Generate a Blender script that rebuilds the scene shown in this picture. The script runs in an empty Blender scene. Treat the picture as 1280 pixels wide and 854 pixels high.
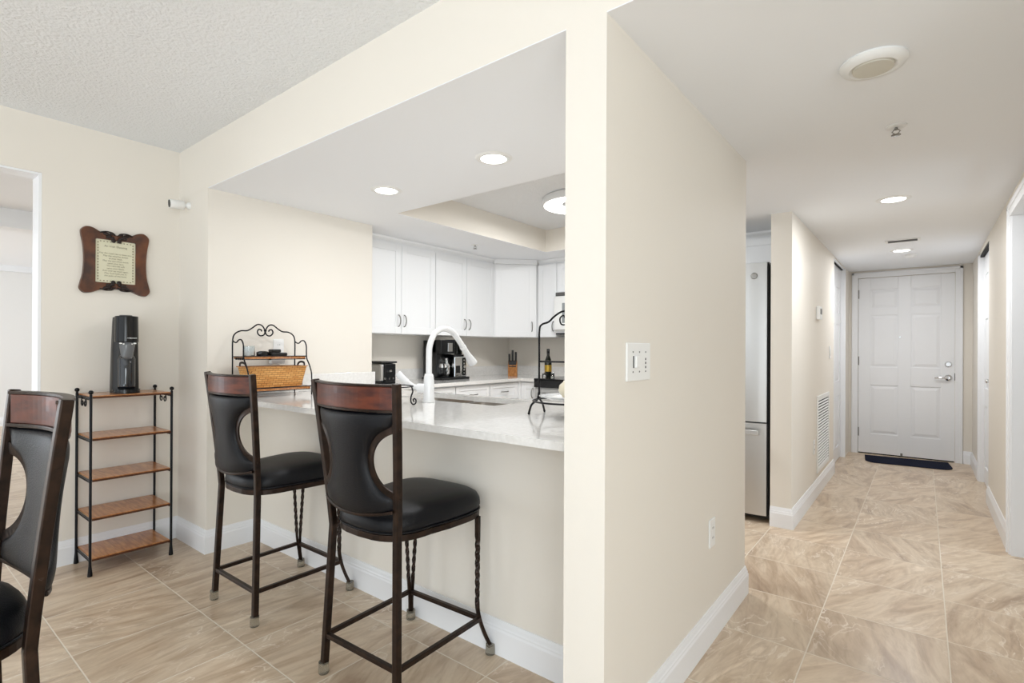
import bpy, bmesh, math, random
from mathutils import Vector, Matrix
random.seed(7)
C = bpy.context.scene.collection
PI = math.pi
sin, cos, rad = math.sin, math.cos, math.radians
EYE = 1.2
# ------------------------------------------------------------------ camera
cam_d = bpy.data.cameras.new('camera'); cam = bpy.data.objects.new('camera', cam_d); C.objects.link(cam)
yaw, pitch, roll = rad(38.2339), rad(.0951), rad(.2624)
right = Vector((cos(yaw), sin(yaw), 0)); fwd = Vector((-sin(yaw), cos(yaw), 0)); up = Vector((0, 0, 1))
f2 = fwd*cos(pitch) + up*sin(pitch); u2 = up*cos(pitch) - fwd*sin(pitch)
r3 = right*cos(roll) + u2*sin(roll); u3 = u2*cos(roll) - right*sin(roll)
M = Matrix((r3, u3, -f2)).transposed().to_4x4(); M.translation = (0, 0, EYE)
cam.matrix_world = M
cam_d.sensor_width = 36; cam_d.lens = 652.51/1280*36; cam_d.shift_y = 8.475/1280
cam_d.clip_start = .02
bpy.context.scene.camera = cam
# ------------------------------------------------------------------ world, lights, exposure
vs = bpy.context.scene.view_settings
vs.view_transform = 'Standard'; vs.look = 'None'; vs.gamma = 1; vs.use_curve_mapping = False
vs.exposure = 0.30
w = bpy.data.worlds.new('world'); bpy.context.scene.world = w; w.use_nodes = True
bg = w.node_tree.nodes['Background']; bg.inputs[0].default_value = (.93, .97, 1, 1); bg.inputs[1].default_value = 1.0

def area(name, loc, target, sx, sy, power, col=(1, 1, 1), spread=PI):
    d = bpy.data.lights.new(name, 'AREA'); d.shape = 'RECTANGLE'; d.size = sx; d.size_y = sy
    d.energy = power; d.color = col; d.spread = spread
    o = bpy.data.objects.new(name, d); C.objects.link(o); o.location = loc
    o.rotation_euler = (Vector(target)-Vector(loc)).to_track_quat('-Z', 'Y').to_euler(); return o
area('rear_fill', (-1.2, -3.9, 1.3), (-1.2, 1, .9), 5.0, 2.0, 15, (.80, .91, 1))  # added lamp at the open rear, no window built; evens header, bar wall, floor
area('upward_fill', (-.9, -3.3, .3), (-.9, -3.25, 3.3), 5.6, 1.5, 96, (.80, .91, 1))  # added upward-facing lamp near the floor to brighten the ceilings; no deck built
area('side_fill', (2.95, -1.3, 1.2), (-1, .6, .9), 3.4, 1.8, 112, (.84, .93, 1))  # added lamp to brighten left and hall walls; the wall behind is solid
area('doorway_fill', (2.9, 3.8, .9), (.4, 3.8, 1.3), 2.6, 1.4, 24, (.78, .90, 1))  # added unseen lamp behind the near doorway, brightens the hall
area('far_room_daylight', (-8.8, -2.9, 1.4), (-9.2, 1.5, .9), 3.2, 2.0, 105, (.86, .93, 1))

# ------------------------------------------------------------------ materials
def srgb(h):
    h = h.lstrip('#'); v = [int(h[i:i+2], 16)/255 for i in (0, 2, 4)]
    return tuple(c/12.92 if c <= .04045 else ((c+.055)/1.055)**2.4 for c in v)+(1,)
def mat(name, col, rough=.5, metal=0, spec=.5, bump=None, coat=0, trans=0, alpha=None, ior=1.45):
    m = bpy.data.materials.new(name); m.use_nodes = True
    nt = m.node_tree; b = nt.nodes['Principled BSDF']
    b.inputs['Base Color'].default_value = srgb(col); b.inputs['Roughness'].default_value = rough
    b.inputs['Metallic'].default_value = metal; b.inputs['Specular IOR Level'].default_value = spec
    b.inputs['Coat Weight'].default_value = coat; b.inputs['Transmission Weight'].default_value = trans
    b.inputs['IOR'].default_value = ior
    tc = nt.nodes.new('ShaderNodeTexCoord')
    n = nt.nodes.new('ShaderNodeTexNoise'); n.inputs['Scale'].default_value = bump[0] if bump else 90
    n.inputs['Detail'].default_value = bump[2] if bump and len(bump) > 2 else 3
    nt.links.new(tc.outputs['Object'], n.inputs['Vector'])
    bp = nt.nodes.new('ShaderNodeBump'); bp.inputs['Strength'].default_value = bump[1] if bump else .04
    bp.inputs['Distance'].default_value = .004
    nt.links.new(n.outputs['Fac'], bp.inputs['Height']); nt.links.new(bp.outputs['Normal'], b.inputs['Normal'])
    return m
def noisy(m, c1, c2, scale, vec=(1, 1, 1), detail=5, coord='Object', dist=0, stops=(.35, .68)):
    nt = m.node_tree; b = nt.nodes['Principled BSDF']
    tc = nt.nodes.new('ShaderNodeTexCoord'); mp = nt.nodes.new('ShaderNodeMapping'); mp.inputs['Scale'].default_value = vec
    n = nt.nodes.new('ShaderNodeTexNoise'); n.inputs['Scale'].default_value = scale; n.inputs['Detail'].default_value = detail
    n.inputs['Distortion'].default_value = dist
    r = nt.nodes.new('ShaderNodeValToRGB'); r.color_ramp.elements[0].color = srgb(c1); r.color_ramp.elements[1].color = srgb(c2)
    r.color_ramp.elements[0].position, r.color_ramp.elements[1].position = stops
    nt.links.new(tc.outputs[coord], mp.inputs[0]); nt.links.new(mp.outputs[0], n.inputs['Vector'])
    nt.links.new(n.outputs['Fac'], r.inputs[0]); nt.links.new(r.outputs[0], b.inputs['Base Color'])
    return m
def emit(name, col, strength):
    m = bpy.data.materials.new(name); m.use_nodes = True; nt = m.node_tree
    b = nt.nodes['Principled BSDF']; b.inputs['Base Color'].default_value = srgb(col)
    b.inputs['Emission Color'].default_value = srgb(col); b.inputs['Emission Strength'].default_value = strength
    return m
WALL = mat('cream_wall_paint', '#EBE5DB', .6, spec=.25, bump=(220, .05))
WHITEWALL = mat('pale_wall_paint', '#ECEBE9', .6, spec=.25, bump=(220, .05))
TRIM = mat('white_trim_paint', '#F2F3F5', .35)
CEIL = mat('smooth_ceiling_paint', '#F6F8FB', .8, spec=.15, bump=(160, .05))
CEILT = mat('knockdown_ceiling_paint', '#F0F2F4', .85, spec=.1, bump=(75, .9, 6))
CEILT.node_tree.nodes['Bump'].inputs['Distance'].default_value = .008
CAB = mat('white_cabinet_lacquer', '#F6F7F8', .35)
QUARTZ = noisy(mat('white_quartz', '#EDECE8', .10, coat=.3), '#E6E4E0', '#F0EEEB', 60, detail=8)
BLACKM = mat('black_wrought_iron', '#17171A', .45, metal=.6)
BRONZE = noisy(mat('dark_bronze_metal', '#2B1E17', .38, metal=.55), '#221813', '#38281E', 30)
LEATHER = mat('black_leather', '#0A0B10', .42, spec=.32, bump=(260, .25, 4))
CHERRY = noisy(mat('cherry_wood', '#5A2413', .42, coat=.08), '#43190C', '#6B3017', 7, vec=(1, 5, 6), detail=6)
OAK = noisy(mat('honey_oak', '#B87333', .3, coat=.4), '#A0602C', '#C98C52', 10, vec=(8, 1, 8), detail=6)
OAKD = mat('oak_edge_stain', '#4E2A14', .4)
WALNUT = noisy(mat('carved_walnut', '#4A2412', .35, coat=.3), '#351A0D', '#6A3A1C', 12, vec=(1, 6, 1), detail=6)
DARKCARVE = mat('dark_carved_wood', '#1E0F0A', .4)
PAPER = mat('cream_parchment', '#DCD8BE', .7)
INK = mat('brown_ink', '#8D866C', .8)
STEEL = mat('brushed_stainless', '#C6C6C5', .34, metal=1)
CHROME = mat('polished_chrome', '#D8D8D8', .12, metal=1)
NICKEL = mat('satin_nickel', '#8B8985', .3, metal=1)
GLOSSW = mat('white_enamel', '#E4E4E4', .15, coat=.4)
PLASTW = mat('white_plastic', '#F1F1EF', .35)
BLACKP = mat('black_plastic', '#0D0E10', .3, coat=.1)
BLACKG = mat('black_gloss', '#08090B', .16, spec=.35, coat=.15)
GREYP = mat('grey_plastic', '#5C5A58', .4)
DARKGAP = mat('dark_recess', '#1A1A1A', .8)
GLASS = mat('clear_glass', '#F4F8F8', .03, trans=1, ior=1.45)
CAPM = mat('clear_vinyl_cap', '#B9B2A2', .25, trans=.75)
BRASS = mat('gold_foil', '#C9A648', .3, metal=.8)
WICKER = mat('woven_splint', '#C98F4E', .5)
NAVY = mat('navy_mat_pile', '#1B1F30', .95, spec=.1, bump=(400, .6))
CREAMC = mat('cream_ceramic', '#E6DCC3', .3)
BLOCKW = noisy(mat('knife_block_wood', '#B5793F', .4), '#9C6230', '#C98F55', 12, vec=(8, 8, 1))
LIGHTON = emit('lit_diffuser', '#FFFDF8', 7)
# basket weave: brick-like splint pattern in colour and relief
def weave():
    nt = WICKER.node_tree; b = nt.nodes['Principled BSDF']
    tc = nt.nodes.new('ShaderNodeTexCoord'); sp = nt.nodes.new('ShaderNodeSeparateXYZ'); cb = nt.nodes.new('ShaderNodeCombineXYZ')
    ad = nt.nodes.new('ShaderNodeMath'); ad.operation = 'ADD'
    br = nt.nodes.new('ShaderNodeTexBrick'); br.inputs['Scale'].default_value = 1
    br.inputs['Brick Width'].default_value = .034; br.inputs['Row Height'].default_value = .0125
    br.inputs['Mortar Size'].default_value = .0012; br.offset = .5
    br.inputs['Color1'].default_value = srgb('#C88C49'); br.inputs['Color2'].default_value = srgb('#DBA763'); br.inputs['Mortar'].default_value = srgb('#8A5524')
    L = nt.links
    L.new(tc.outputs['Object'], sp.inputs[0]); L.new(sp.outputs[0], ad.inputs[0]); L.new(sp.outputs[1], ad.inputs[1])
    L.new(ad.outputs[0], cb.inputs[0]); L.new(sp.outputs[2], cb.inputs[1]); L.new(cb.outputs[0], br.inputs['Vector'])
    L.new(br.outputs['Color'], b.inputs['Base Color'])
weave()
# stone-look porcelain floor
def tile_material():
    m = bpy.data.materials.new('stone_look_tile'); m.use_nodes = True; nt = m.node_tree; N = nt.nodes; L = nt.links
    b = N['Principled BSDF']
    def nd(t, **k):
        n = N.new(t)
        for a, v in k.items(): setattr(n, a, v)
        return n
    def mth(op, a, bb=None, clamp=False):
        n = nd('ShaderNodeMath', operation=op, use_clamp=clamp)
        for i, v in enumerate((a, bb)):
            if v is None: continue
            if hasattr(v, 'is_linked'): L.new(v, n.inputs[i])
            else: n.inputs[i].default_value = v
        return n.outputs[0]
    geo = nd('ShaderNodeNewGeometry'); sp = nd('ShaderNodeSeparateXYZ'); L.new(geo.outputs['Position'], sp.inputs[0])
    px = mth('DIVIDE', mth('ADD', sp.outputs[0], .364+.446*60), .446)
    py = mth('DIVIDE', mth('ADD', sp.outputs[1], -2.357+.455*60), .455)
    fx, fy = mth('FRACT', px), mth('FRACT', py)
    ix, iy = mth('FLOOR', px), mth('FLOOR', py)
    def edge(fr, size):
        a = mth('MINIMUM', fr, mth('SUBTRACT', 1.0, fr)); return mth('MULTIPLY', a, size)
    e = mth('MINIMUM', edge(fx, .446), edge(fy, .455))
    gm = mth('SUBTRACT', 1.0, mth('DIVIDE', mth('SUBTRACT', e, .0016), .0014, True), True)   # 1 in grout
    cid = nd('ShaderNodeCombineXYZ'); L.new(ix, cid.inputs[0]); L.new(iy, cid.inputs[1])
    wn = nd('ShaderNodeTexWhiteNoise', noise_dimensions='3D'); L.new(cid.outputs[0], wn.inputs['Vector'])
    # per-tile offset of the veining
    off = nd('ShaderNodeVectorMath', operation='SCALE'); L.new(wn.outputs['Color'], off.inputs[0]); off.inputs['Scale'].default_value = 9
    ad = nd('ShaderNodeVectorMath', operation='ADD'); L.new(geo.outputs['Position'], ad.inputs[0]); L.new(off.outputs[0], ad.inputs[1])
    # rotate veins a little per tile
    ang = mth('MULTIPLY', mth('SUBTRACT', wn.outputs['Value'], .5), 1.1)
    ang = mth('ADD', ang, .12)
    ro = nd('ShaderNodeVectorRotate', rotation_type='Z_AXIS'); L.new(ad.outputs[0], ro.inputs['Vector']); L.new(ang, ro.inputs['Angle'])
    mp = nd('ShaderNodeMapping'); mp.inputs['Scale'].default_value = (5.5, 1.1, 1); L.new(ro.outputs[0], mp.inputs[0])
    n1 = nd('ShaderNodeTexNoise'); n1.inputs['Scale'].default_value = 1.5; n1.inputs['Detail'].default_value = 7; n1.inputs['Roughness'].default_value = .55; n1.inputs['Distortion'].default_value = 1.1
    L.new(mp.outputs[0], n1.inputs['Vector'])
    r1 = nd('ShaderNodeValToRGB'); cr = r1.color_ramp
    cr.elements[0].position = .3; cr.elements[0].color = srgb('#AA927A'); cr.elements[1].position = .74; cr.elements[1].color = srgb('#E6D5BF')
    for p, c in ((.45, '#C5AF96'), (.56, '#D3C0A8'), (.64, '#C9B59D')):
        q = cr.elements.new(p); q.color = srgb(c)
    L.new(n1.outputs['Fac'], r1.inputs[0])
    mpf = nd('ShaderNodeMapping'); mpf.inputs['Scale'].default_value = (9, 2.0, 1); L.new(ro.outputs[0], mpf.inputs[0])
    nf = nd('ShaderNodeTexNoise'); nf.inputs['Scale'].default_value = 2.2; nf.inputs['Detail'].default_value = 9; nf.inputs['Roughness'].default_value = .62; nf.inputs['Distortion'].default_value = 1.6; L.new(mpf.outputs[0], nf.inputs['Vector'])
    rf = nd('ShaderNodeValToRGB'); rf.color_ramp.elements[0].position = .36; rf.color_ramp.elements[0].color = (.72, .66, .60, 1); rf.color_ramp.elements[1].position = .56; rf.color_ramp.elements[1].color = (1, 1, 1, 1)
    L.new(nf.outputs['Fac'], rf.inputs[0])
    mf = nd('ShaderNodeMix', data_type='RGBA', blend_type='MULTIPLY'); mf.inputs['Factor'].default_value = .55; L.new(r1.outputs[0], mf.inputs['A']); L.new(rf.outputs[0], mf.inputs['B'])
    # pale mineral veins
    mp2 = nd('ShaderNodeMapping'); mp2.inputs['Scale'].default_value = (4, 1.8, 1); mp2.inputs['Location'].default_value = (3, 7, 0); L.new(ro.outputs[0], mp2.inputs[0])
    n2 = nd('ShaderNodeTexNoise'); n2.inputs['Scale'].default_value = 1.7; n2.inputs['Detail'].default_value = 4; n2.inputs['Distortion'].default_value = 2.0; L.new(mp2.outputs[0], n2.inputs['Vector'])
    v = mth('ABSOLUTE', mth('SUBTRACT', n2.outputs['Fac'], .55))
    vm = mth('SUBTRACT', 1.0, mth('DIVIDE', v, .020), True)
    n3 = nd('ShaderNodeTexNoise'); n3.inputs['Scale'].default_value = 2.6; L.new(ad.outputs[0], n3.inputs['Vector'])
    vm = mth('MULTIPLY', vm, mth('MULTIPLY', mth('SUBTRACT', n3.outputs['Fac'], .42), 3.2, True), True)
    vm = mth('MULTIPLY', vm, .9)
    mx = nd('ShaderNodeMix', data_type='RGBA'); L.new(vm, mx.inputs['Factor']); L.new(mf.outputs['Result'], mx.inputs['A']); mx.inputs['B'].default_value = srgb('#F0E6D8')
    # tile-to-tile value
    hs = nd('ShaderNodeHueSaturation'); L.new(mx.outputs['Result'], hs.inputs['Color'])
    L.new(mth('ADD', mth('MULTIPLY', wn.outputs['Value'], .12), .98), hs.inputs['Value'])
    mg = nd('ShaderNodeMix', data_type='RGBA'); L.new(gm, mg.inputs['Factor']); L.new(hs.outputs[0], mg.inputs['A']); mg.inputs['B'].default_value = srgb('#E2D8C8')
    L.new(mg.outputs['Result'], b.inputs['Base Color'])
    L.new(mth('ADD', mth('MULTIPLY', gm, .5), .3), b.inputs['Roughness'])
    h = mth('ADD', mth('MULTIPLY', n1.outputs['Fac'], .25), mth('MULTIPLY', gm, -1.0))
    bp = nd('ShaderNodeBump'); bp.inputs['Strength'].default_value = .35; bp.inputs['Distance'].default_value = .002
    L.new(h, bp.inputs['Height']); L.new(bp.outputs[0], b.inputs['Normal'])
    return m
TILE = tile_material()

# ------------------------------------------------------------------ helpers
def obj(name, bm, m, parent=None, smooth=False, bevel=0, loc=None, auto=None):
    bmesh.ops.recalc_face_normals(bm, faces=bm.faces)
    me = bpy.data.meshes.new(name); bm.to_mesh(me); bm.free(); me.materials.append(m)
    if smooth or auto:
        for p in me.polygons: p.use_smooth = True
        if auto: me.set_sharp_from_angle(angle=rad(auto))
    o = bpy.data.objects.new(name, me); C.objects.link(o)
    if loc: o.location = loc
    if parent: o.parent = parent
    if bevel:
        md = o.modifiers.new('bevel', 'BEVEL'); md.width = bevel; md.segments = 2; md.limit_method = 'ANGLE'; md.angle_limit = rad(40)
    return o
def thing(name, label, cat, loc=(0, 0, 0), rz=0, group=None):
    o = bpy.data.objects.new(name, None); C.objects.link(o); o.location = loc; o.rotation_euler = (0, 0, rz)
    o.empty_display_size = .1; o['label'] = label; o['category'] = cat
    if group: o['group'] = group
    return o
def tag(o, label, cat, group=None):
    o['label'] = label; o['category'] = cat
    if group: o['group'] = group
    return o
def struct(name, bm, m, parent=None, label=None, bevel=0, **k):
    o = obj(name, bm, m, parent, bevel=bevel, **k)
    if not parent: o['kind'] = 'structure'
    if label: o['label'] = label
    return o
def copy_tree(o, parent=None):
    c = o.copy(); C.objects.link(c); c.parent = parent
    for ch in list(o.children): copy_tree(ch, c)
    return c
def box(bm, a, b, mtx=None):
    vs_ = [bm.verts.new((x, y, z)) for x in (a[0], b[0]) for y in (a[1], b[1]) for z in (a[2], b[2])]
    for q in ((0, 1, 3, 2), (4, 6, 7, 5), (0, 4, 5, 1), (2, 3, 7, 6), (0, 2, 6, 4), (1, 5, 7, 3)):
        bm.faces.new([vs_[i] for i in q])
    if mtx is not None: bmesh.ops.transform(bm, matrix=mtx, verts=vs_)
    return bm
def B(*boxes):
    bm = bmesh.new()
    for a, b in boxes: box(bm, a, b)
    return bm
def lathe(bm, prof, seg=28, c=(0, 0, 0), axis='Z', cap=True):
    rings = []
    for r, z in prof:
        ring = []
        for i in range(seg):
            t = 2*PI*i/seg; x, y = r*cos(t), r*sin(t)
            p = {'Z': (x, y, z), 'X': (z, x, y), 'Y': (x, z, y)}[axis]
            ring.append(bm.verts.new((p[0]+c[0], p[1]+c[1], p[2]+c[2])))
        rings.append(ring)
    for a, b in zip(rings, rings[1:]):
        for i in range(seg):
            j = (i+1) % seg; bm.faces.new((a[i], a[j], b[j], b[i]))
    if cap:
        for ring in (rings[0], rings[-1]):
            try: bm.faces.new(ring)
            except ValueError: pass
    return bm
def sweep(bm, pts, sec, twist=None, closed=False, cap=True, upv=None, scale=None):
    """sweep a 2D section (list of (a,b)) along pts with parallel transport"""
    P = [Vector(p) for p in pts]; n = len(P); T = []
    for i in range(n):
        if closed: t = P[(i+1) % n]-P[i-1]
        else: t = P[min(i+1, n-1)]-P[max(i-1, 0)]
        T.append(t.normalized())
    u = Vector(upv) if upv else (Vector((1, 0, 0)) if abs(T[0].x) < .8 else Vector((0, 1, 0)))
    u = (u-T[0]*u.dot(T[0])).normalized(); rings = []
    for i in range(n):
        if upv: u = Vector(upv)
        u = (u-T[i]*u.dot(T[i])).normalized(); v = T[i].cross(u)
        a = twist[i] if twist else 0; s = scale[i] if scale else 1
        ring = [bm.verts.new(P[i]+(u*(x*cos(a)-y*sin(a))+v*(x*sin(a)+y*cos(a)))*s) for x, y in sec]
        rings.append(ring)
    k = len(sec)
    for i in range(n if closed else n-1):
        a, b = rings[i], rings[(i+1) % n]
        for j in range(k): bm.faces.new((a[j], a[(j+1) % k], b[(j+1) % k], b[j]))
    if cap and not closed:
        bm.faces.new(rings[0]); bm.faces.new(rings[-1])
    return bm
def circ(r, n=8): return [(r*cos(2*PI*i/n), r*sin(2*PI*i/n)) for i in range(n)]
def rect(a, b): return [(-a/2, -b/2), (a/2, -b/2), (a/2, b/2), (-a/2, b/2)]
def smoothpts(pts, sub=6, closed=False):
    P = [Vector(p) for p in pts]; out = []; n = len(P)
    rng = range(n if closed else n-1)
    for i in rng:
        if closed: p0, p1, p2, p3 = P[i-1], P[i], P[(i+1) % n], P[(i+2) % n]
        else: p0, p1, p2, p3 = P[max(i-1, 0)], P[i], P[i+1], P[min(i+2, n-1)]
        for k in range(sub):
            t = k/sub
            out.append(.5*((2*p1)+(-p0+p2)*t+(2*p0-5*p1+4*p2-p3)*t*t+(-p0+3*p1-3*p2+p3)*t**3))
    if not closed: out.append(P[-1])
    return out
def prism(bm, outline, z0, z1, mtx=None):
    """outline in XY extruded z0..z1"""
    a = [bm.verts.new((x, y, z0)) for x, y in outline]; b = [bm.verts.new((x, y, z1)) for x, y in outline]
    n = len(a); bm.faces.new(a); bm.faces.new(b)
    for i in range(n): bm.faces.new((a[i], a[(i+1) % n], b[(i+1) % n], b[i]))
    if mtx is not None: bmesh.ops.transform(bm, matrix=mtx, verts=a+b)
    return bm
def ball(bm, c, r, seg=14, sc=(1, 1, 1)):
    bmesh.ops.create_uvsphere(bm, u_segments=seg, v_segments=max(6, seg//2), radius=1,
                              matrix=Matrix.Translation(c) @ Matrix.Diagonal((r*sc[0], r*sc[1], r*sc[2], 1)))
    return bm
def text_mesh(name, s, size, m, parent, mtx, extrude=.0005, align='CENTER', spacing=1.0):
    cu = bpy.data.curves.new(name, 'FONT'); cu.body = s; cu.size = size; cu.extrude = extrude; cu.align_x = align; cu.align_y = 'CENTER'
    cu.space_line = spacing
    t = bpy.data.objects.new(name+'_source', cu); C.objects.link(t)
    bpy.context.view_layer.update()
    me = bpy.data.meshes.new_from_object(t.evaluated_get(bpy.context.evaluated_depsgraph_get()))
    C.objects.unlink(t); bpy.data.objects.remove(t); me.name = name; me.materials.clear(); me.materials.append(m)
    o = bpy.data.objects.new(name, me); C.objects.link(o); o.parent = parent; o.matrix_local = mtx; return o
def frame_matrix(xa, ya, o):
    """local x->xa, y->ya, z->cross, origin o"""
    xa, ya = Vector(xa).normalized(), Vector(ya).normalized(); za = xa.cross(ya)
    m = Matrix((xa, ya, za)).transposed().to_4x4(); m.translation = o; return m

# ------------------------------------------------------------------ dimensions
XL, XP, XC, XA, XR = -3.713, -3.283, -.823, -.690, .409
Y0, YBW, YA, YB, YD = 1.293, 1.591, 2.739, 3.912, 7.353
H2, H1 = 2.134, 2.437
XK, YK, CT = -3.83, 4.81, .91
# ------------------------------------------------------------------ large structure
struct('floor', B(((-11.5, -4.2, -.05), (3.2, 8.0, 0))), TILE)
struct('ceiling_living', B(((-3.853, -4.2, H1), (3.2, Y0+.12, H1+.06))), CEILT, label='textured white living room ceiling')
# low ceiling over kitchen and hall, with the tray cut out of it
TX0, TX1, TY0, TY1, TZ = -2.855, -1.25, 2.336, 4.135, 2.345
struct('ceiling_kitchen', B(((XP, Y0+.0005, H2), (XC, Y0+.12, H2+.003)), ((-3.95, Y0+.12, H2), (XC+.002, TY0, H2+.03)), ((-3.95, TY1, H2), (XC+.002, YK+.1, H2+.03)),
                            ((-3.95, TY0, H2), (TX0, TY1, H2+.03)), ((TX1, TY0, H2), (XC+.002, TY1, H2+.03))), CEIL, label='smooth low kitchen ceiling')
struct('trim_tray', B(((TX0-.02, TY0-.02, H2+.001), (TX0+.001, TY1+.02, TZ)), ((TX1-.001, TY0-.02, H2+.001), (TX1+.02, TY1+.02, TZ)),
                      ((TX0, TY0-.02, H2+.001), (TX1, TY0+.001, TZ)), ((TX0, TY1-.001, H2+.001), (TX1, TY1+.02, TZ))), WALL, label='cream sides of the recessed ceiling tray')
struct('ceiling_tray', B(((TX0-.02, TY0-.02, TZ), (TX1+.02, TY1+.02, TZ+.03))), CEILT, label='textured ceiling inside the kitchen tray')
struct('ceiling_hall', B(((XA, Y0+.0005, H2), (3.1, Y0+.12, H2+.003)), ((XC+.002, Y0+.12, H2), (3.2, YD+.1, H2+.03))), CEIL, label='smooth low hall ceiling')
# left living wall with the opening (Y < .635)
struct('wall_left', B(((XL-.14, .635, 0), (XL, Y0, H1)), ((XL-.14, -1.2, H2), (XL, .635, H1)), ((XL-.14, -4.2, 0), (XL, -1.2, H1))), WALL)
struct('wall_pillar', B(((-3.95, Y0, 0), (XP, Y0+.12, H2+.001)), ((-3.95, Y0+.12, 0), (XP, 2.45, H2)), ((XL-.02, Y0, H2), (XP, Y0+.12, H1))), WALL, label='cream pillar and side wall beside the bar counter')
struct('wall_kitchen_left', B(((-3.95, 2.45, 0), (XK, YK, H2))), WALL, label='cream wall behind the left run of cabinets')
struct('wall_header', B(((XP, Y0, H2+.003), (3.2, Y0+.12, H1))), WALL, label='cream header beam over the pass-through')
struct('wall_hall_left', B(((XC, Y0, 0), (XA, Y0+.12, H2+.003)), ((XC, Y0+.12, 0), (XA, YA, H2)), ((XC, YB, 0), (XB_ := -.693, 6.0, H2)), ((XC, 6.0, 2.125), (-.693, 6.95, H2)), ((XC, 6.95, 0), (-.693, YD, H2))), WALL, label='cream wall between kitchen and hall')
struct('wall_kitchen_back', B(((-3.95, YK, 0), (XC, YK+.1, H2))), WALL)
struct('wall_bar', B(((XP, YBW, 0), (XC, YBW+.11, CT-.03))), WALL, label='cream half wall under the bar counter')
struct('wall_front', B(((-1.2, YD, 0), (-.604, YD+.12, H2)), ((.27, YD, 0), (.9, YD+.12, H2)), ((-.604, YD, 2.05), (.27, YD+.12, H2))), WALL, label='cream wall around the entry door')
# right hall wall: near doorway (3.30-4.24) and far doorway (5.6-6.45)
struct('wall_hall_right', B(((XR, 4.24, 0), (XR+.12, 5.6, H2)), ((XR, 3.30, 2.02), (XR+.12, 4.24, H2)), ((XR, 1.41, 0), (XR+.12, 3.30, H2)),
                            ((XR, 5.6, 2.085), (XR+.12, 6.45, H2)), ((XR, 6.45, 0), (XR+.12, YD, H2))), WALL, label='cream hall wall with two doorways')
struct('wall_living_right', B(((XR+.12, Y0+.001, 0), (3.2, Y0+.119, H2)), ((3.1, -4.2, 0), (3.2, Y0, H1))), WALL)
struct('wall_side_room', B(((3.1, Y0+.12, 0), (3.2, YD+.1, H2)), ((XR+.12, YD, 0), (3.1, YD+.1, H2))), WHITEWALL, label='pale wall of the room behind the near hall doorway')
# room seen through the left opening
struct('wall_far_room', B(((-11.1, -3, 0), (-10.95, 2.6, H1)), ((-11.1, 2.5, 0), (XL-.14, 2.62, H1))), WHITEWALL, label='pale wall of the room beyond the opening')
struct('ceiling_far_room', B(((-11.1, -3, H1), (XL-.14, 2.62, H1+.05)), ((-6.62, -3, 2.27), (-6.42, 2.5, H1))), CEIL, label='white ceiling with a beam in the room beyond')

# baseboards (ogee-topped profile swept along each run)
def baseboard(name, p0, p1, nrm, m0=0, m1=0, h=.135, t=.015):
    p0, p1, nv = Vector((*p0, 0)), Vector((*p1, 0)), Vector((*nrm, 0)); d = (p1-p0).normalized()
    prof = [(0, 0), (t, 0), (t, h*.70), (t*.8, h*.76), (t*.8, h*.80), (t*.62, h*.84), (t*.5, h*.92), (t*.35, h*.97), (t*.3, h), (0, h)]
    bm = bmesh.new(); ra = [bm.verts.new(p0-d*a*m0+nv*a+Vector((0, 0, z))) for a, z in prof]; rb = [bm.verts.new(p1+d*a*m1+nv*a+Vector((0, 0, z))) for a, z in prof]
    n = len(prof); bm.faces.new(ra); bm.faces.new(rb)
    for i in range(n): bm.faces.new((ra[i], ra[(i+1) % n], rb[(i+1) % n], rb[i]))
    return struct(name, bm, TRIM)
baseboard('baseboard_left', (XL, .635), (XL, Y0), (1, 0), 0, -1)
baseboard('baseboard_pillar', (XL, Y0), (XP, Y0), (0, -1), -1, 1)
baseboard('baseboard_pillar_side', (XP, Y0), (XP, YBW), (1, 0), 1, -1)
baseboard('baseboard_bar', (XP, YBW), (XC, YBW), (0, -1), -1, 0)
baseboard('baseboard_column', (XC, Y0), (XA, Y0), (0, -1), 0, 1)
baseboard('baseboard_hall_left', (XA, Y0), (XA, YA), (1, 0), 1, 1)
baseboard('baseboard_hall_left_end', (XA, YA), (XC, YA), (0, 1), 1, 0)
baseboard('baseboard_fridge_wall', (XC, YB), (-.693, YB), (0, -1), 0, 1)
baseboard('baseboard_hall_far_left', (-.693, YB), (-.693, 5.99), (1, 0), 1, 0)
baseboard('baseboard_hall_right', (XR, 4.31), (XR, 5.6), (-1, 0))
baseboard('baseboard_hall_far_right', (XR, 6.51), (XR, YD), (-1, 0))
baseboard('baseboard_front', (.335, YD), (XR, YD), (0, -1))
baseboard('baseboard_far_room', (-10.95, -2.9), (-10.95, 2.5), (1, 0))
struct('trim_far_room_crown', B(((-10.95, -3, H1-.09), (-10.88, 2.5, H1))), TRIM, label='white crown moulding in the room beyond')

# door casings: a frame of three stepped boards
def casing(name, along, fixed, a0, a1, top, nrm, w=.065, t=.018, legs=(1, 1), label=None):
    bm = bmesh.new()
    def bd(a, b, z0, z1, tt):
        if along == 'x': box(bm, (a, min(fixed, fixed+nrm*tt), z0), (b, max(fixed, fixed+nrm*tt), z1))
        else: box(bm, (min(fixed, fixed+nrm*tt), a, z0), (max(fixed, fixed+nrm*tt), b, z1))
    if legs[0]: bd(a0-w, a0, 0, top+w, t*.6); bd(a0-w, a0-w*.6, 0, top+w, t)
    if legs[1]: bd(a1, a1+w, 0, top+w, t*.6); bd(a1+w*.6, a1+w, 0, top+w, t)
    bd(a0, a1, top, top+w, t*.6); bd(a0-w, a1+w, top+w*.6, top+w, t)
    return struct(name, bm, TRIM, label=label, bevel=.002)
casing('trim_entry_door', 'x', YD, -.604, .27, 2.05, -1, w=.062, label='white casing around the entry door')
casing('trim_side_door', 'y', XR, 3.30, 4.24, 2.0, -1, w=.07, label='white casing of the near hall doorway')
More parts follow.
